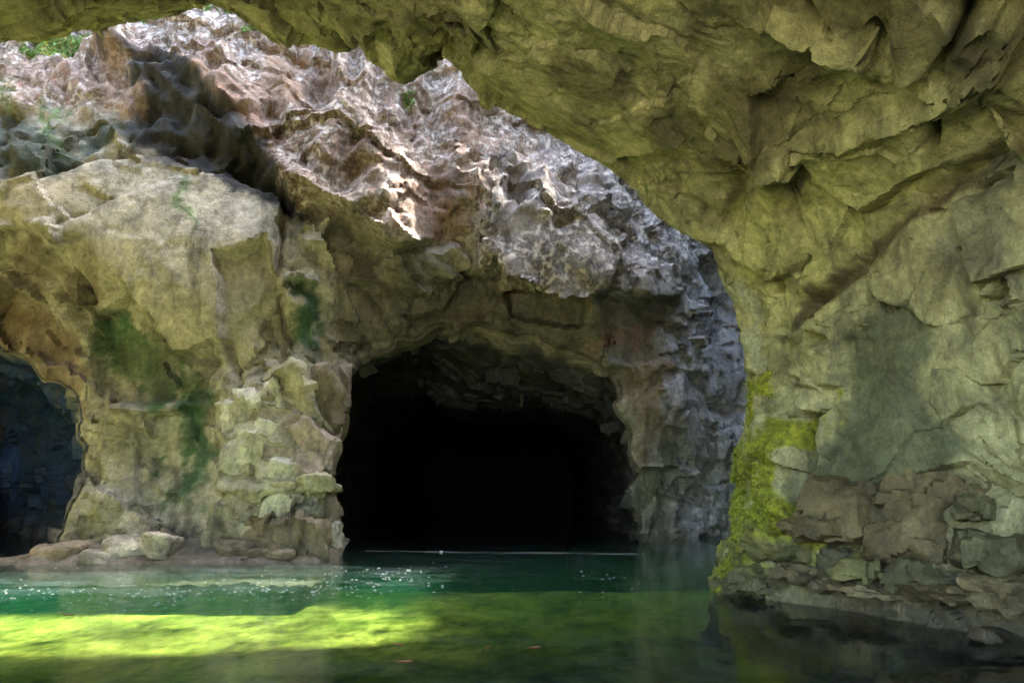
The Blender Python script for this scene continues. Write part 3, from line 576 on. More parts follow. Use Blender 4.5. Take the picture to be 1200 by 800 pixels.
D = np.where(front, plates(D, u, v, P, [
    ([(940, 172), (1085, 130), (1092, 195), (1010, 245), (950, 215)], 0.18, 0.55, 0.15, 0.1), ([(868, 215), (925, 198), (945, 300), (905, 332), (878, 300)], 0.22, 0.4, -0.2, 0.1),
    ([(430, 40), (520, 18), (560, 60), (520, 66), (470, 90), (435, 78)], -0.12, 0.4, 0.1, 0.2), ([(560, 92), (620, 60), (720, 90), (800, 165), (722, 182), (640, 148)], 0.12, 0.6, 0.05, 0.1),
    ([(860, -40), (1040, -40), (1040, 62), (960, 45), (900, 25)], -0.3, 0.4, 0.1, 0.2), ([(1100, 60), (1150, 10), (1190, 30), (1180, 75), (1130, 85)], 0.3, 0.5, 0.3, 0.2), ([(880, 110), (1000, 75), (1120, 95), (1040, 130), (900, 165)], -0.12, 0.5, 0.1, 0.15),
    ([(1000, 250), (1060, 230), (1110, 300), (1090, 380), (1020, 350)], 0.12, 0.4, 0.15, 0.1), ([(1110, 240), (1200, 190), (1230, 300), (1150, 330)], 0.15, 0.4, -0.1, 0.2), ([(990, 400), (1060, 355), (1095, 400), (1085, 470), (1120, 540), (960, 590), (985, 480)], -0.12, 0.75, 0, 0),
    ([(900, 395), (940, 388), (990, 415), (985, 450), (930, 455)], 0.25, 0.4, 0.2, -0.1), ([(985, 470), (998, 490), (975, 540), (955, 500)], 0.2, 0.4, 0, 0)]), D)
D = np.clip(D, -1.3, 1.0)
P2 = P + D[:, None] * Nn.reshape(-1, 3)
S = painter(P, (0.42, 0.395, 0.20)); pu, pv = S['u'], S['v']
tint(S, polymask(pu, pv, [(-200, -200), (600, -200), (560, 80), (430, 80), (250, 10), (-200, 60)], 30), (0.43, 0.37, 0.245), 0.7)
tint(S, polymask(pu, pv, [(560, 30), (700, 0), (900, 60), (820, 130), (720, 150), (620, 110)], 30), (0.45, 0.41, 0.25), 0.6)
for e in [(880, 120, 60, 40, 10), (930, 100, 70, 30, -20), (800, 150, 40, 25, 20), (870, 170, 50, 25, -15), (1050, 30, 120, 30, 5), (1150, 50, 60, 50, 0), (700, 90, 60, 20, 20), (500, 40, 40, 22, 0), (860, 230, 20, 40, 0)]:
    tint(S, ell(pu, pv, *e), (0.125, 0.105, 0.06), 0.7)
tint(S, polymask(pu, pv, [(850, 300), (880, 220), (960, 180), (1080, 170), (1060, 250), (960, 340), (960, 420), (900, 470), (880, 440), (860, 360)], 20), (0.46, 0.44, 0.18), 0.85)
tint(S, line(S, [(1200, 165), (1100, 215), (1050, 255), (1005, 305), (960, 345), (915, 385)], 11), (0.12, 0.085, 0.045), 0.8)
tint(S, ell(pu, pv, 930, 210, 14, 30, 10), (0.10, 0.10, 0.07), 0.8)
for e in [(1140, 270, 50, 60, -30), (1160, 200, 50, 30, -20)]: tint(S, ell(pu, pv, *e), (0.17, 0.17, 0.11), 0.7)
tint(S, polymask(pu, pv, [(1000, 370), (1060, 355), (1090, 400), (1080, 460), (1110, 530), (1070, 560), (960, 600), (950, 560), (990, 480)], 12), (0.105, 0.115, 0.06), 0.85)
tint(S, ell(pu, pv, 1120, 440, 50, 60), (0.27, 0.255, 0.12), 0.6)
tint(S, polymask(pu, pv, [(840, 320), (862, 360), (878, 420), (872, 520), (856, 620), (880, 640), (890, 520), (892, 420), (872, 330)], 8), (0.42, 0.43, 0.30), 0.8)
tint(S, ell(pu, pv, 775, 245, 40, 30, 30), (0.33, 0.33, 0.20), 0.6)
for e, k in [((900, 560, 55, 120, 12), 0.20), ((975, 485, 30, 50, 10), 0.26), ((875, 640, 60, 60, 0), 0.30), ((960, 655, 60, 28, 0), 0.36), ((905, 440, 30, 40, 0), 0.2), ((850, 672, 40, 22, 0), 0.45)]:
    S['M'][:, 1] = np.maximum(S['M'][:, 1], k * ell(pu, pv, *e))
for pts, w, k in [([(912, 430), (900, 480), (892, 530), (880, 580), (868, 650)], 13, 0.5), ([(930, 500), (912, 550), (902, 590), (898, 625)], 17, 0.52), ([(985, 455), (972, 490), (962, 520)], 8, 0.34), ([(880, 600), (858, 650), (838, 684)], 16, 0.48),
                  ([(905, 640), (940, 650), (985, 660)], 9, 0.45), ([(880, 470), (874, 540), (866, 600)], 7, 0.4), ([(890, 640), (885, 690)], 16, 0.45), ([(862, 560), (856, 620), (845, 670)], 9, 0.45)]:
    S['M'][:, 1] = np.maximum(S['M'][:, 1], k * line(S, pts, w))
low = sstep(2.2, 0.3, P[:, 2]) * sstep(930, 1000, pu); tint(S, low, (0.11, 0.088, 0.048), 0.8)
wet = sstep(0.5, 0.0, P[:, 2]); tint(S, wet, (0.09, 0.075, 0.045), 0.7); S['M'][:, 2] = np.maximum(S['M'][:, 2], 0.7 * wet)
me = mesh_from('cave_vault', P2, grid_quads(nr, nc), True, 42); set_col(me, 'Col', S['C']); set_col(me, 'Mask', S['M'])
VP, VN, VM = P2.copy(), Nn.reshape(-1, 3).copy(), S['M'].copy(); VF = front
cave_vault = link('cave_vault', me, ROCK, kind='structure')

# ------------------------------------------------------------------ unseen cliffs added right and left of the shaft to block sun and sky
def cliff(name, A, B, z1, lean, seed, base):
    n, m = 150, 160
    s = np.linspace(0, 1, n)[None, :, None]; z = np.linspace(-4.5, z1, m)[:, None]
    A, B = np.array(A, float), np.array(B, float)
    XY = A + (B - A) * s
    G = np.zeros((m, n, 3)); G[..., :2] = XY + (z[..., None] * np.array(lean)) ; G[..., 2] = z
    P = G.reshape(-1, 3).astype(np.float32); N1 = grid_normals(G)
    N1 *= np.where(((np.array((-4, 20, 8)) - G) * N1).sum(-1, keepdims=True) < 0, -1, 1)
    P2 = P + (rock_disp(P, seed, 0.7, 0.3, 0.1) + 0.5 * fbm(P * 0.5, 3, seed))[:, None] * N1.reshape(-1, 3)
    S = painter(P, base); me = mesh_from(name, P2, grid_quads(m, n), True, 42); set_col(me, 'Col', S['C']); set_col(me, 'Mask', S['M'])
    return link(name, me, ROCK, kind='structure')
cliff('shaft_cliff_right', (13.0, 13.0), (14.0, 37.0), 28.5, (0.0, 0.0), 201, (0.26, 0.25, 0.22))
cliff('shaft_cliff_left', (-22.0, 12.0), (-22.0, 30.0), 24, (-0.05, 0.0), 203, (0.26, 0.24, 0.18))

# ------------------------------------------------------------------ unseen land above, round the shaft: added and raised to block the sun
xh = np.arange(-110, 111, 1.5); yh = np.arange(9, 190, 1.5); XH, YH = np.meshgrid(xh, yh)
ZH = 27.0 + np.clip(1.6 * (YH - 30.0), 0, 10) - 6.0 * sstep(20, 14, YH) + 1.5 * sstep(14, 24, XH) + 0.05 * np.clip(YH - 40, 0, 99)
PH = np.stack([XH, YH, ZH], -1).reshape(-1, 3).astype(np.float32)
PH[:, 2] += np.where((np.abs(PH[:, 0] + 4) > 20) | (PH[:, 1] > 32), 0.8, 0.0) * fbm(PH * 0.12, 3, 391)
qh = grid_quads(len(yh), len(xh)); ch = PH[qh].mean(axis=1)
hole = (ch[:, 0] > -22.5) & (ch[:, 0] < 13.5) & (ch[:, 1] > 15.5) & (ch[:, 1] < np.interp(ch[:, 0], [-22, 2, 14], [28, 29, 34]))
hole |= (ch[:, 0] > -32) & (ch[:, 0] < -23.5) & (ch[:, 1] > 25) & (ch[:, 1] < 32)  # matching opening added above the side gallery for sky light
S = painter(PH, (0.10, 0.13, 0.04)); me = mesh_from('hill', PH, qh[~hole]); set_col(me, 'Col', S['C']); set_col(me, 'Mask', S['M'])
link('hill', me, ROCK, kind='structure')

# ------------------------------------------------------------------ lake bed and water
xb = np.linspace(-30, 20, 320); yb = np.linspace(-16, 120, 520); XB, YB = np.meshgrid(xb, yb)
PB = np.stack([XB, YB, 0 * XB], -1).reshape(-1, 3).astype(np.float32)
zb = -0.95 - 1.0 * sstep(22, 30, PB[:, 1]) * sstep(-8.5, -5, PB[:, 0]) + 0.05 * fbm(PB * 0.5, 3, 301)
PB[:, 2] = zb
S = painter(PB, (0.58, 0.55, 0.16)); 
tint(S, sstep(-0.2, 0.5, fbm(PB * 0.8, 5, 311, 0.6)), (0.24, 0.27, 0.06), 0.75); tint(S, sstep(0.1, 0.6, fbm(PB * 1.9, 4, 312, 0.6)), (0.17, 0.14, 0.05), 0.6)
silt, nt_, N_, L_ = nodes('silt')
o_ = N_.new('ShaderNodeOutputMaterial'); d_ = N_.new('ShaderNodeBsdfDiffuse'); v_ = N_.new('ShaderNodeVertexColor'); v_.layer_name = 'Col'
g_ = N_.new('ShaderNodeNewGeometry'); t_ = N_.new('ShaderNodeTexNoise'); t_.inputs['Scale'].default_value = 1.6; t_.inputs['Detail'].default_value = 7; t_.inputs['Roughness'].default_value = 0.7
mp_ = N_.new('ShaderNodeMapping'); mp_.inputs['Scale'].default_value = (1.0, 0.45, 1.0); L_.new(g_.outputs['Position'], mp_.inputs[0]); L_.new(mp_.outputs[0], t_.inputs['Vector'])
r_ = N_.new('ShaderNodeMapRange'); L_.new(t_.outputs[0], r_.inputs[0])
for k, x in zip((1, 2, 3, 4), (0.32, 0.62, 0.12, 1.15)): r_.inputs[k].default_value = x
x_ = N_.new('ShaderNodeMix'); x_.data_type = 'RGBA'; x_.blend_type = 'MULTIPLY'; x_.inputs[0].default_value = 1.0
L_.new(v_.outputs[0], x_.inputs[6]); L_.new(r_.outputs[0], x_.inputs[7]); L_.new(x_.outputs[2], d_.inputs[0]); L_.new(d_.outputs[0], o_.inputs[0])
tint(S, 1 - sstep(12.5, 15.0, PB[:, 1] + 0.8 * noise(PB * 0.6, 331)) * sstep(0.5, -2.0, PB[:, 0] + 0.8 * noise(PB * 0.5, 333)), (0.20, 0.27, 0.055), 0.85)
me = mesh_from('lake_bed', PB, grid_quads(len(yb), len(xb))); set_col(me, 'Col', S['C']); set_col(me, 'Mask', S['M'])
link('lake_bed', me, silt, kind='structure')
wv = np.array([(-30, -16, 0), (20, -16, 0), (20, 120, 0), (-30, 120, 0), (-30, -16, -7), (20, -16, -7), (20, 120, -7), (-30, 120, -7)], float)
me = mesh_from('water', wv, [(0, 1, 2, 3), (7, 6, 5, 4), (0, 4, 5, 1), (1, 5, 6, 2), (2, 6, 7, 3), (3, 7, 4, 0)], False)
link('water', me, water_material(), kind='structure')

# ------------------------------------------------------------------ unseen sunlit shore behind the viewer, added to bounce warm light into the vault
xg = np.linspace(-70, 70, 120); yg = np.linspace(-90, -5, 90); XG, YG = np.meshgrid(xg, yg)
PG = np.stack([XG, YG, -1.2 + 1.6 * sstep(-6, -12, YG) + 0.06 * np.clip(-12 - YG, 0, 99)], -1).reshape(-1, 3).astype(np.float32)
PG[:, 2] += 0.25 * fbm(PG * 0.3, 4, 401)
S = painter(PG, (0.36, 0.33, 0.20)); me = mesh_from('ground', PG, grid_quads(len(yg), len(xg))); set_col(me, 'Col', S['C']); set_col(me, 'Mask', S['M'])
link('ground', me, ROCK, kind='structure')

# ------------------------------------------------------------------ loose and jointed stones
def stone_mesh(seed, size, planes=9, rough=0.06, soft=14.0, n=22, squash=0.8):
    """angular block: rounded intersection of tilted planes inside a box of the given half sizes"""
    rg = np.random.default_rng(seed)
    th = np.linspace(0.001, math.pi - 0.001, n); ph = np.linspace(0, 2 * math.pi, 2 * n, False)
    TH, PH = np.meshgrid(th, ph, indexing='ij')
    d = np.stack([np.sin(TH) * np.cos(PH), np.sin(TH) * np.sin(PH), np.cos(TH)], -1)
    nb = np.array([(1, 0, 0), (-1, 0, 0), (0, 1, 0), (0, -1, 0), (0, 0, 1), (0, 0, -1)], float) + rg.normal(0, 0.16, (6, 3))
    nr_ = rg.normal(0, 1, (planes, 3)); nn = np.vstack([nb, nr_]); nn /= np.linalg.norm(nn, axis=1, keepdims=True)
    off = np.r_[np.full(6, 1.0) * rg.uniform(0.85, 1.05, 6), rg.uniform(1.0, 1.35, planes)]
    q = np.maximum((d @ nn.T) / off, 1e-4)
    r = 1 / (np.sum(q ** soft, -1) ** (1 / soft))
    p = (d * r[..., None] * np.array(size)).reshape(-1, 3).astype(np.float32)
    k = p + rg.uniform(0, 50, 3).astype(np.float32)
    s_ = float(np.mean(size))
    p += d.reshape(-1, 3) * (rough * s_ * 2 * facets(k / (0.7 * s_), seed)[0] + rough * s_ * fbm(k / (0.5 * s_), 3, seed))[:, None]
    return p, 2 * n, n, k
def stone(name, c, size, seed, base, parent=None, moss=0.0, crust=0.0, wet=0.0, rot=(0, 0, 0), mtop=True, soft=14.0, rough=0.06, planes=9, **props):
    p, ncol, nrow, k = stone_mesh(seed, size, planes, rough, soft, 30)
    me = mesh_from(name, p, grid_quads(nrow, ncol, closed=True, flip=True), True, 35)
    C = np.repeat(np.array(base, np.float32)[None], len(p), 0) * (1 + 0.22 * noise(k * 2.2, seed))[:, None]
    M = np.zeros((len(p), 3), np.float32); M[:, 0] = crust; M[:, 2] = wet
    M[:, 1] = moss * (sstep(-0.3, 0.8, p[:, 2] / size[2]) if mtop else 1.0) * (0.7 + 0.5 * noise(k * 1.5, seed + 5))
    set_col(me, 'Col', C); set_col(me, 'Mask', M)
    o = link(name, me, ROCK, parent, **props)
    c = np.array(c, float)
    if parent: c = c - np.array(parent.location)
    o.location = c; o.rotation_euler = rot
    return o
def box_px(u0, v0, u1, v1, y, depth):
    a = at(u0, v1, y); b = at(u1, v0, y)
    return np.array(((a[0] + b[0]) / 2, y + depth * 0.5, (a[2] + b[2]) / 2)), (abs(b[0] - a[0]) / 2, depth / 2, abs(b[2] - a[2]) / 2)

# buttress of stacked blocks at the foot of the left pillar
ba = at(320, 655, 22.0)
butt = empty('rock_buttress', (ba[0], 22.0, 0.0), label='pale broken buttress of stacked angular stones beside the dark main gallery mouth', category='rock')
GREY, OLIVE, BROWN, PINK = (0.50, 0.48, 0.38), (0.36, 0.34, 0.22), (0.20, 0.165, 0.11), (0.37, 0.30, 0.25)
for k, (b, y, dp, base, moss, rot) in enumerate([
        ((312, 428, 372, 512), 21.9, 1.6, OLIVE, 0.15, (0, -0.3, 0)), ((345, 440, 392, 520), 22.1, 1.4, BROWN, 0.05, (0.1, 0.1, 0)), ((266, 470, 328, 535), 21.9, 1.3, GREY, 0.34, (0, -0.35, 0.1)),
        ((268, 505, 335, 566), 21.7, 1.3, GREY, 0.22, (0.12, 0.1, -0.1)), ((318, 498, 376, 568), 21.6, 1.3, PINK, 0.05, (0.1, 0.45, 0)), ((300, 538, 352, 572), 21.5, 1.0, GREY, 0.18, (0.1, -0.15, 0)),
        ((260, 560, 334, 580), 21.3, 1.5, OLIVE, 0.2, (0, 0.04, 0)), ((322, 558, 376, 578), 21.4, 1.4, OLIVE, 0.3, (0, -0.03, 0.05)), ((262, 576, 322, 618), 21.95, 1.2, GREY, 0.0, (0.1, 0.05, 0)),
        ((322, 572, 378, 632), 22.15, 1.2, BROWN, 0.1, (0, 0, 0)), ((300, 572, 332, 652), 21.4, 0.7, GREY, 0.1, (0, 0.32, 0)), ((238, 596, 292, 662), 21.6, 1.2, OLIVE, 0.1, (0, 0.4, 0)),
        ((282, 612, 330, 665), 21.3, 1.0, BROWN, 0.36, (0.2, 0.2, 0)), ((322, 612, 378, 665), 21.3, 1.0, BROWN, 0.42, (0.1, -0.1, 0)), ((372, 614, 394, 658), 22.1, 0.9, GREY, 0.05, (0, 0.05, 0)),
        ((366, 500, 383, 620), 22.3, 1.0, OLIVE, 0.1, (0, 0.02, 0)), ((252, 640, 330, 668), 21.0, 1.0, BROWN, 0.25, (0, -0.08, 0))]):
    c, sz = box_px(*b, y + 0.25, dp); stone('stone', c, (sz[0] * 1.3, sz[1], sz[2] * 1.28), 500 + k, base, butt, moss * 0.8, 0.0, 0.15, rot, soft=60.0, rough=0.13, planes=16)

# mud bank with boulders in front of the left pillar
xm = np.linspace(-17, -4.6, 260); ym = np.linspace(19.2, 23.5, 110); XM, YM = np.meshgrid(xm, ym)
front_y = np.interp(XM, [-17, -13, -11, -8.5, -6.5, -5.2, -4.6], [20.6, 20.0, 20.1, 20.6, 20.7, 21.0, 21.8])
PM = np.stack([XM, YM, np.zeros_like(XM)], -1).reshape(-1, 3).astype(np.float32)
zz = -0.35 + 0.75 * sstep(-0.9, 1.6, (YM - front_y)).ravel() + 0.10 * fbm(PM * 0.9, 5, 601, 0.55) + 0.03 * facets(PM * 3, 603)[0]
zz = zz - 0.28 * sstep(-12.0, -12.8, XM.ravel()) - 0.7 * sstep(21.7, 22.6, YM.ravel()) * sstep(-12.6, -13.2, XM.ravel())
PM[:, 2] = zz
S = painter(PM, (0.15, 0.132, 0.10)); S['M'][:, 2] = 0.55 * sstep(0.25, 0.0, zz)
tint(S, sstep(0.0, 0.5, fbm(PM * 2, 3, 607)), (0.11, 0.085, 0.06), 0.7)
me = mesh_from('mud_bank', PM, grid_quads(len(ym), len(xm)), True, 45); set_col(me, 'Col', S['C']); set_col(me, 'Mask', S['M']); link('mud_bank', me, ROCK, kind='structure')
for k, (b, y, dp, base, rot, lab) in enumerate([
        ((112, 636, 172, 672), 20.9, 1.3, (0.44, 0.40, 0.31), (0, -0.12, 0.1), 'pale rounded boulder with a dark crack on the muddy bank, left of its twin'),
        ((156, 634, 204, 670), 21.0, 1.2, (0.42, 0.38, 0.30), (0, 0.15, 0), 'pale rounded boulder on the muddy bank, nearest the mossy buttress'),
        ((86, 652, 128, 672), 20.6, 0.8, (0.33, 0.30, 0.23), (0, 0, 0.2), 'small low pale stone at the water edge before the two boulders'),
        ((10, 645, 92, 676), 20.7, 1.6, (0.25, 0.20, 0.14), (0, -0.06, 0), 'long low brown boulder at the far left end of the muddy bank')]):
    c, sz = box_px(*b, y, dp); stone('boulder', c + np.array((0, -0.1, 0.16)), sz, 540 + k, base, None, 0.0, 0.0, 0.2, rot, soft=5.0, rough=0.05, planes=7, label=lab, category='boulder', group='boulders on the left bank')

# right bank: bedded blocks under the right wall
def ybank(u): return float(np.interp(u, [820, 985, 1120, 1258], [15.2, 13.0, 11.4, 9.9]))
bb = at(1050, 700, ybank(1050))
bank = empty('rock_ledge', (bb[0], bb[1], 0.0), label='bedded ledge of brown and mossy blocks along the foot of the right wall', category='rock')
DK, DG, MS = (0.19, 0.15, 0.07), (0.14, 0.13, 0.06), (0.18, 0.17, 0.06)
for k, (b, off, dp, base, moss, rot) in enumerate([
        ((985, 562, 1100, 640), 0.35, 1.4, DK, 0.1, (0, -0.12, 0.5)), ((1080, 556, 1160, 640), 0.35, 1.4, DK, 0.05, (0, 0.1, 0.5)), ((1135, 578, 1190, 640), 0.4, 1.2, DK, 0.0, (0, 0.25, 0.5)), ((1140, 592, 1184, 622), 0.05, 0.6, DG, 0.1, (0, 0.1, 0.5)),
        ((940, 616, 1075, 648), 0.15, 1.3, DK, 0.12, (0, 0.10, 0.45)), ((1060, 626, 1155, 676), 0.15, 1.2, DK, 0.0, (0, 0.12, 0.5)), ((1165, 640, 1250, 690), 0.1, 1.2, DG, 0.05, (0, 0.06, 0.5)),
        ((900, 640, 990, 676), 0.05, 1.2, MS, 0.42, (0, 0.14, 0.4)), ((985, 652, 1035, 690), 0.15, 1.0, DG, 0.2, (0, 0.12, 0.45)), ((1005, 672, 1092, 698), -0.05, 1.1, MS, 0.22, (0, 0.14, 0.45)), ((1080, 682, 1170, 710), -0.05, 1.1, DG, 0.1, (0, 0.12, 0.5)),
        ((1090, 704, 1215, 722), -0.15, 1.0, DK, 0.05, (0, 0.08, 0.5)), ((930, 684, 1035, 700), -0.2, 1.1, DK, 0.1, (0, 0.12, 0.45)), ((1010, 704, 1115, 718), -0.25, 1.1, DK, 0.0, (0, 0.1, 0.5)),
        ((866, 640, 912, 700), 0.3, 1.1, MS, 0.45, (0, -0.1, 0.3)), ((850, 682, 890, 706), 0.3, 0.8, DG, 0.5, (0, -0.1, 0.2)), ((880, 680, 940, 708), -0.2, 0.9, DG, 0.25, (0, 0.1, 0.35)), ((1190, 690, 1290, 735), -0.1, 1.0, DK, 0.0, (0, 0, 0.5))]):
    y = ybank((b[0] + b[2]) / 2) + off; c, sz = box_px(b[0], b[1] - 8, b[2], b[3] - 12, y + 0.45, dp); stone('stone', c, (sz[0] * 1.25, sz[1], sz[2] * 1.15), 560 + k, base, bank, moss * 1.35, 0.0, 0.35, rot, soft=60.0, rough=0.11, planes=14)
stone('boulder', *(lambda q: (q[0], q[1]))(box_px(1148, 738, 1178, 758, 10.5, 0.4)), 590, (0.08, 0.065, 0.04), None, 0.1, 0, 0.5, (0, 0.2, 0.3), soft=6.0,
      label='small brown stone standing in the shallows below the right wall', category='boulder')
# shelving muddy shore below the ledge
us = np.linspace(868, 1420, 240); tt = np.linspace(0, 1, 60)
GB = np.zeros((60, 240, 3))
for j, uu in enumerate(us):
    yb_ = float(np.interp(uu, [820, 985, 1120, 1258, 1420], [15.4, 13.2, 11.6, 10.1, 8.3])); w_ = at(uu, 690, yb_); wid = np.interp(uu, [830, 900, 1050, 1200, 1420], [0.4, 0.6, 1.0, 1.7, 2.6])
    GB[:, j, 0] = w_[0] + 0.5 - tt * (wid + 0.5) * 0.8; GB[:, j, 1] = w_[1] + 0.3 - tt * (wid + 0.3) * 0.6; GB[:, j, 2] = 0.36 - 1.3 * tt ** 1.0
PS = GB.reshape(-1, 3).astype(np.float32); PS[:, 2] += 0.10 * fbm(PS * 1.2, 4, 621) + 0.05 * facets(PS * 2.5, 623)[0]
S = painter(PS, (0.065, 0.05, 0.03)); S['M'][:, 2] = 0.75
me = mesh_from('shore', PS, grid_quads(60, 240), True, 45); set_col(me, 'Col', S['C']); set_col(me, 'Mask', S['M']); link('shore', me, ROCK, kind='structure')

# ------------------------------------------------------------------ floating rope with its buoy, leaves, specks
WHITE = simple('weathered_white', (0.55, 0.57, 0.56), 0.5, 0.2)
def tube(pts, r, n=8):
    pts = np.asarray(pts, float); t = np.gradient(pts, axis=0); t /= np.linalg.norm(t, axis=1, keepdims=True)
    s_ = np.cross(t, (0, 0, 1.0)); s_ /= np.linalg.norm(s_, axis=1, keepdims=True); q = np.cross(s_, t)
    a = np.linspace(0, 2 * math.pi, n, False)
    return (pts[:, None] + r * (np.cos(a)[None, :, None] * s_[:, None] + np.sin(a)[None, :, None] * q[:, None])).reshape(-1, 3), len(pts), n
r0, r1, r2 = at(428, 646, 24.4), at(517, 647, 24.0), at(748, 649, 23.6)
rope_root = empty('floating_rope', (r1[0], r1[1], 0.0), label='thin white rope floating across the mouth of the main gallery', category='rope')
xr = np.linspace(r0[0], r2[0], 160); yr = np.interp(xr, [r0[0], r1[0], r2[0]], [24.6, 24.1, 23.5]) + 0.06 * np.sin(xr * 1.7)
vp, a_, b_ = tube(np.stack([xr - r1[0], yr - r1[1], 0.003 + 0.006 * np.sin(xr * 2.3)], 1), 0.0045)
link('rope', mesh_from('rope', vp, grid_quads(a_, b_, closed=True)), simple('old_rope', (0.30, 0.31, 0.29), 0.8), rope_root)
hh = np.linspace(-1, 1, 14); rr = 0.04 * np.sqrt(np.clip(1 - hh ** 2, 0.004, 1)) * (1 - 0.25 * np.exp(-((hh) / 0.15) ** 2)); an = np.linspace(0, 2 * math.pi, 18, False)
fv = np.stack([0.055 * np.repeat(hh[:, None], 18, 1), rr[:, None] * np.cos(an), 0.012 + rr[:, None] * np.sin(an)], -1)
link('float', mesh_from('float', fv.reshape(-1, 3), grid_quads(14, 18, closed=True)), WHITE, rope_root)
LEAFM = simple('dead_leaf', (0.30, 0.13, 0.06), 0.6, 0.4, 60)
def leaf(u_, v_, L_, ang, lab, seed):
    th = math.atan((v_ - 400) / F) - TILT; y = CAMZ / math.tan(th); p = at(u_, v_, y)
    root = empty('fallen_leaf', (p[0], p[1], 0.006), label=lab, category='leaf', group='leaves floating on the lake'); root.rotation_euler = (0, 0, ang)
    t = np.linspace(0, 1, 15); w = 0.30 * L_ * np.sin(math.pi * t ** 0.8) ** 0.9 + 0.001; rg = np.random.default_rng(seed)
    rows = []
    for k in np.linspace(-1, 1, 7):
        rows.append(np.stack([(t - 0.5) * L_, k * w * (1 + 0.12 * np.sin(9 * t + seed)), 0.012 + 0.10 * L_ * abs(k) ** 1.5 + 0.12 * L_ * (t - 0.5) ** 2], 1))
    top = np.array(rows); bot = top - np.array((0, 0, 0.002)); nn_ = top.reshape(-1, 3).shape[0]
    link('blade', mesh_from('blade', np.vstack([top.reshape(-1, 3), bot.reshape(-1, 3)]), np.vstack([grid_quads(7, 15), grid_quads(7, 15, flip=True) + nn_])), LEAFM, root)
    vp, a_, b_ = tube(np.stack([np.linspace(-0.5 * L_ - 0.3 * L_, -0.45 * L_, 6), 0.02 * L_ * np.arange(6), np.full(6, 0.03)], 1), 0.0035, 6)
    link('stem', mesh_from('stem', vp, grid_quads(a_, b_, closed=True)), LEAFM, root)
leaf(475, 778, 0.17, 0.1, 'reddish brown leaf floating nearest the viewer, alone below the sunlit water', 1)
leaf(627, 761, 0.16, 0.5, 'brown leaf floating on dark water, rightmost of the floating leaves', 2)
leaf(572, 760, 0.10, 1.2, 'small curled brown leaf floating left of the rightmost leaf', 3)
leaf(468, 757, 0.12, -0.1, 'small pale brown leaf floating just behind the reddish one', 4)
leaf(80, 722, 0.16, 0.2, 'dark leaf floating on the sunlit water at far left', 5)
rg = np.random.default_rng(9); pts = []
while len(pts) < 450:
    u_ = rg.uniform(-80, 520) if rg.random() < 0.9 else rg.uniform(300, 800); c_ = np.interp(u_, [-80, 0, 200, 350, 520], [700, 699, 696, 688, 672])
    v_ = rg.normal(c_, 9) if u_ < 520 and rg.random() < 0.9 else rg.uniform(655, 700)
    if v_ > 652: pts.append((u_, v_))
vv, qq = [], []  # white specks put in as sparkles and glints on the water
for u_, v_ in pts:
    th = math.atan((v_ - 400) / F) - TILT; y = CAMZ / math.tan(th); p = at(u_, v_, y); r_ = rg.uniform(0.005, 0.014) * (2.0 if rg.random() < 0.03 else 1); a0 = rg.uniform(0, 3); k0 = len(vv)
    for z_ in (0.003, 0.003 + 0.5 * r_):
        for q in range(4): vv.append((p[0] + 2.2 * r_ * math.cos(a0 + q * 1.57), p[1] + r_ * math.sin(a0 + q * 1.57), z_))
    qq += [(k0 + 4, k0 + 5, k0 + 6, k0 + 7)] + [(k0 + q, k0 + (q + 1) % 4, k0 + 4 + (q + 1) % 4, k0 + 4 + q) for q in range(4)]
link('floating_specks', mesh_from('floating_specks', vv, qq, False), WHITE, kind='stuff', label='tiny white petals and foam specks drifting on the water', category='specks')

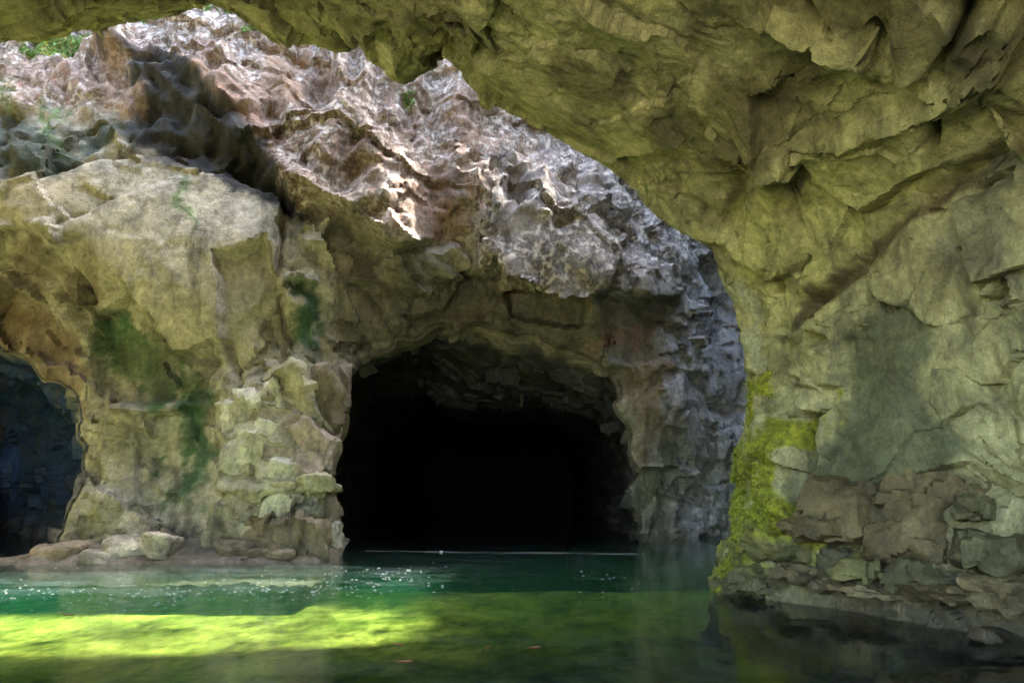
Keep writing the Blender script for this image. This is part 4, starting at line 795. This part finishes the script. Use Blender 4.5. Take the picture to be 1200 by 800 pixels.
# ------------------------------------------------------------------ moss cushions and hanging plants
def foliage(name, P, N, n, size, seed, mat, lab, cat, droop=0.2):
    rg = np.random.default_rng(seed); k = rg.integers(0, len(P), n); p = P[k] + rg.normal(0, 0.03, (n, 3)); nn = N[k] / np.linalg.norm(N[k], axis=1, keepdims=True)
    d = nn + rg.normal(0, 0.7, (n, 3)) + np.array((0, 0, -droop)); d /= np.linalg.norm(d, axis=1, keepdims=True)
    w = np.cross(d, rg.normal(0, 1, (n, 3))); w /= np.linalg.norm(w, axis=1, keepdims=True)
    L_ = size * rg.uniform(0.5, 1.3, (n, 1)); p = p - 0.2 * L_ * nn
    up = np.cross(w, d)
    V = np.stack([p - 0.12 * L_ * w, p + 0.5 * L_ * d - 0.32 * L_ * w + 0.06 * L_ * up, p + L_ * d - np.array((0, 0, 1)) * droop * L_, p + 0.5 * L_ * d + 0.32 * L_ * w + 0.06 * L_ * up], 1).reshape(-1, 3)
    q = np.arange(4 * n).reshape(-1, 4)
    return link(name, mesh_from(name, V, q, False), mat, kind='stuff', label=lab, category=cat)
MOSS = simple('moss', (0.28, 0.31, 0.03), 0.8, 0.7, 9.0); FERN = simple('fern', (0.12, 0.24, 0.04), 0.6, 0.4, 8.0)
sel = (VM[:, 1] + 0.25 * noise(VP * np.array((2.4, 2.4, 0.9), np.float32), 77) + 0.15 * noise(VP * 6, 78) > 0.42) & VF
foliage('moss', VP[sel], VN[sel], 16000, 0.045, 3, MOSS, 'bright yellow green moss cushions on the foot of the right pillar', 'moss')
sel = (WALLM[:, 1] > 0.2) & WALLK
foliage('hanging_plants', WALLP[sel], WALLN[sel], 3200, 0.12, 5, FERN, 'small green ferns and weeds along the sunlit top of the far wall', 'plants', 0.5)

# unseen leaf clusters added over the shaft to dapple and shape the sunbeam
rg = np.random.default_rng(21); cl = np.stack([rg.uniform(5.0, 13.5, 46), rg.uniform(25.0, 31.0, 46), rg.uniform(27.5, 31.5, 46)], 1)
cl = cl[rg.random(46) < 0.05 + 0.95 * sstep(5.0, 13.0, cl[:, 0])]
BP = (cl[rg.integers(0, len(cl), 2600)] + rg.normal(0, 0.55, (2600, 3)))
foliage('rim_foliage', BP, rg.normal(0, 1, (2600, 3)), 2600, 0.32, 23, FERN, 'leafy branches leaning over the rim of the open shaft', 'foliage', 0.3)
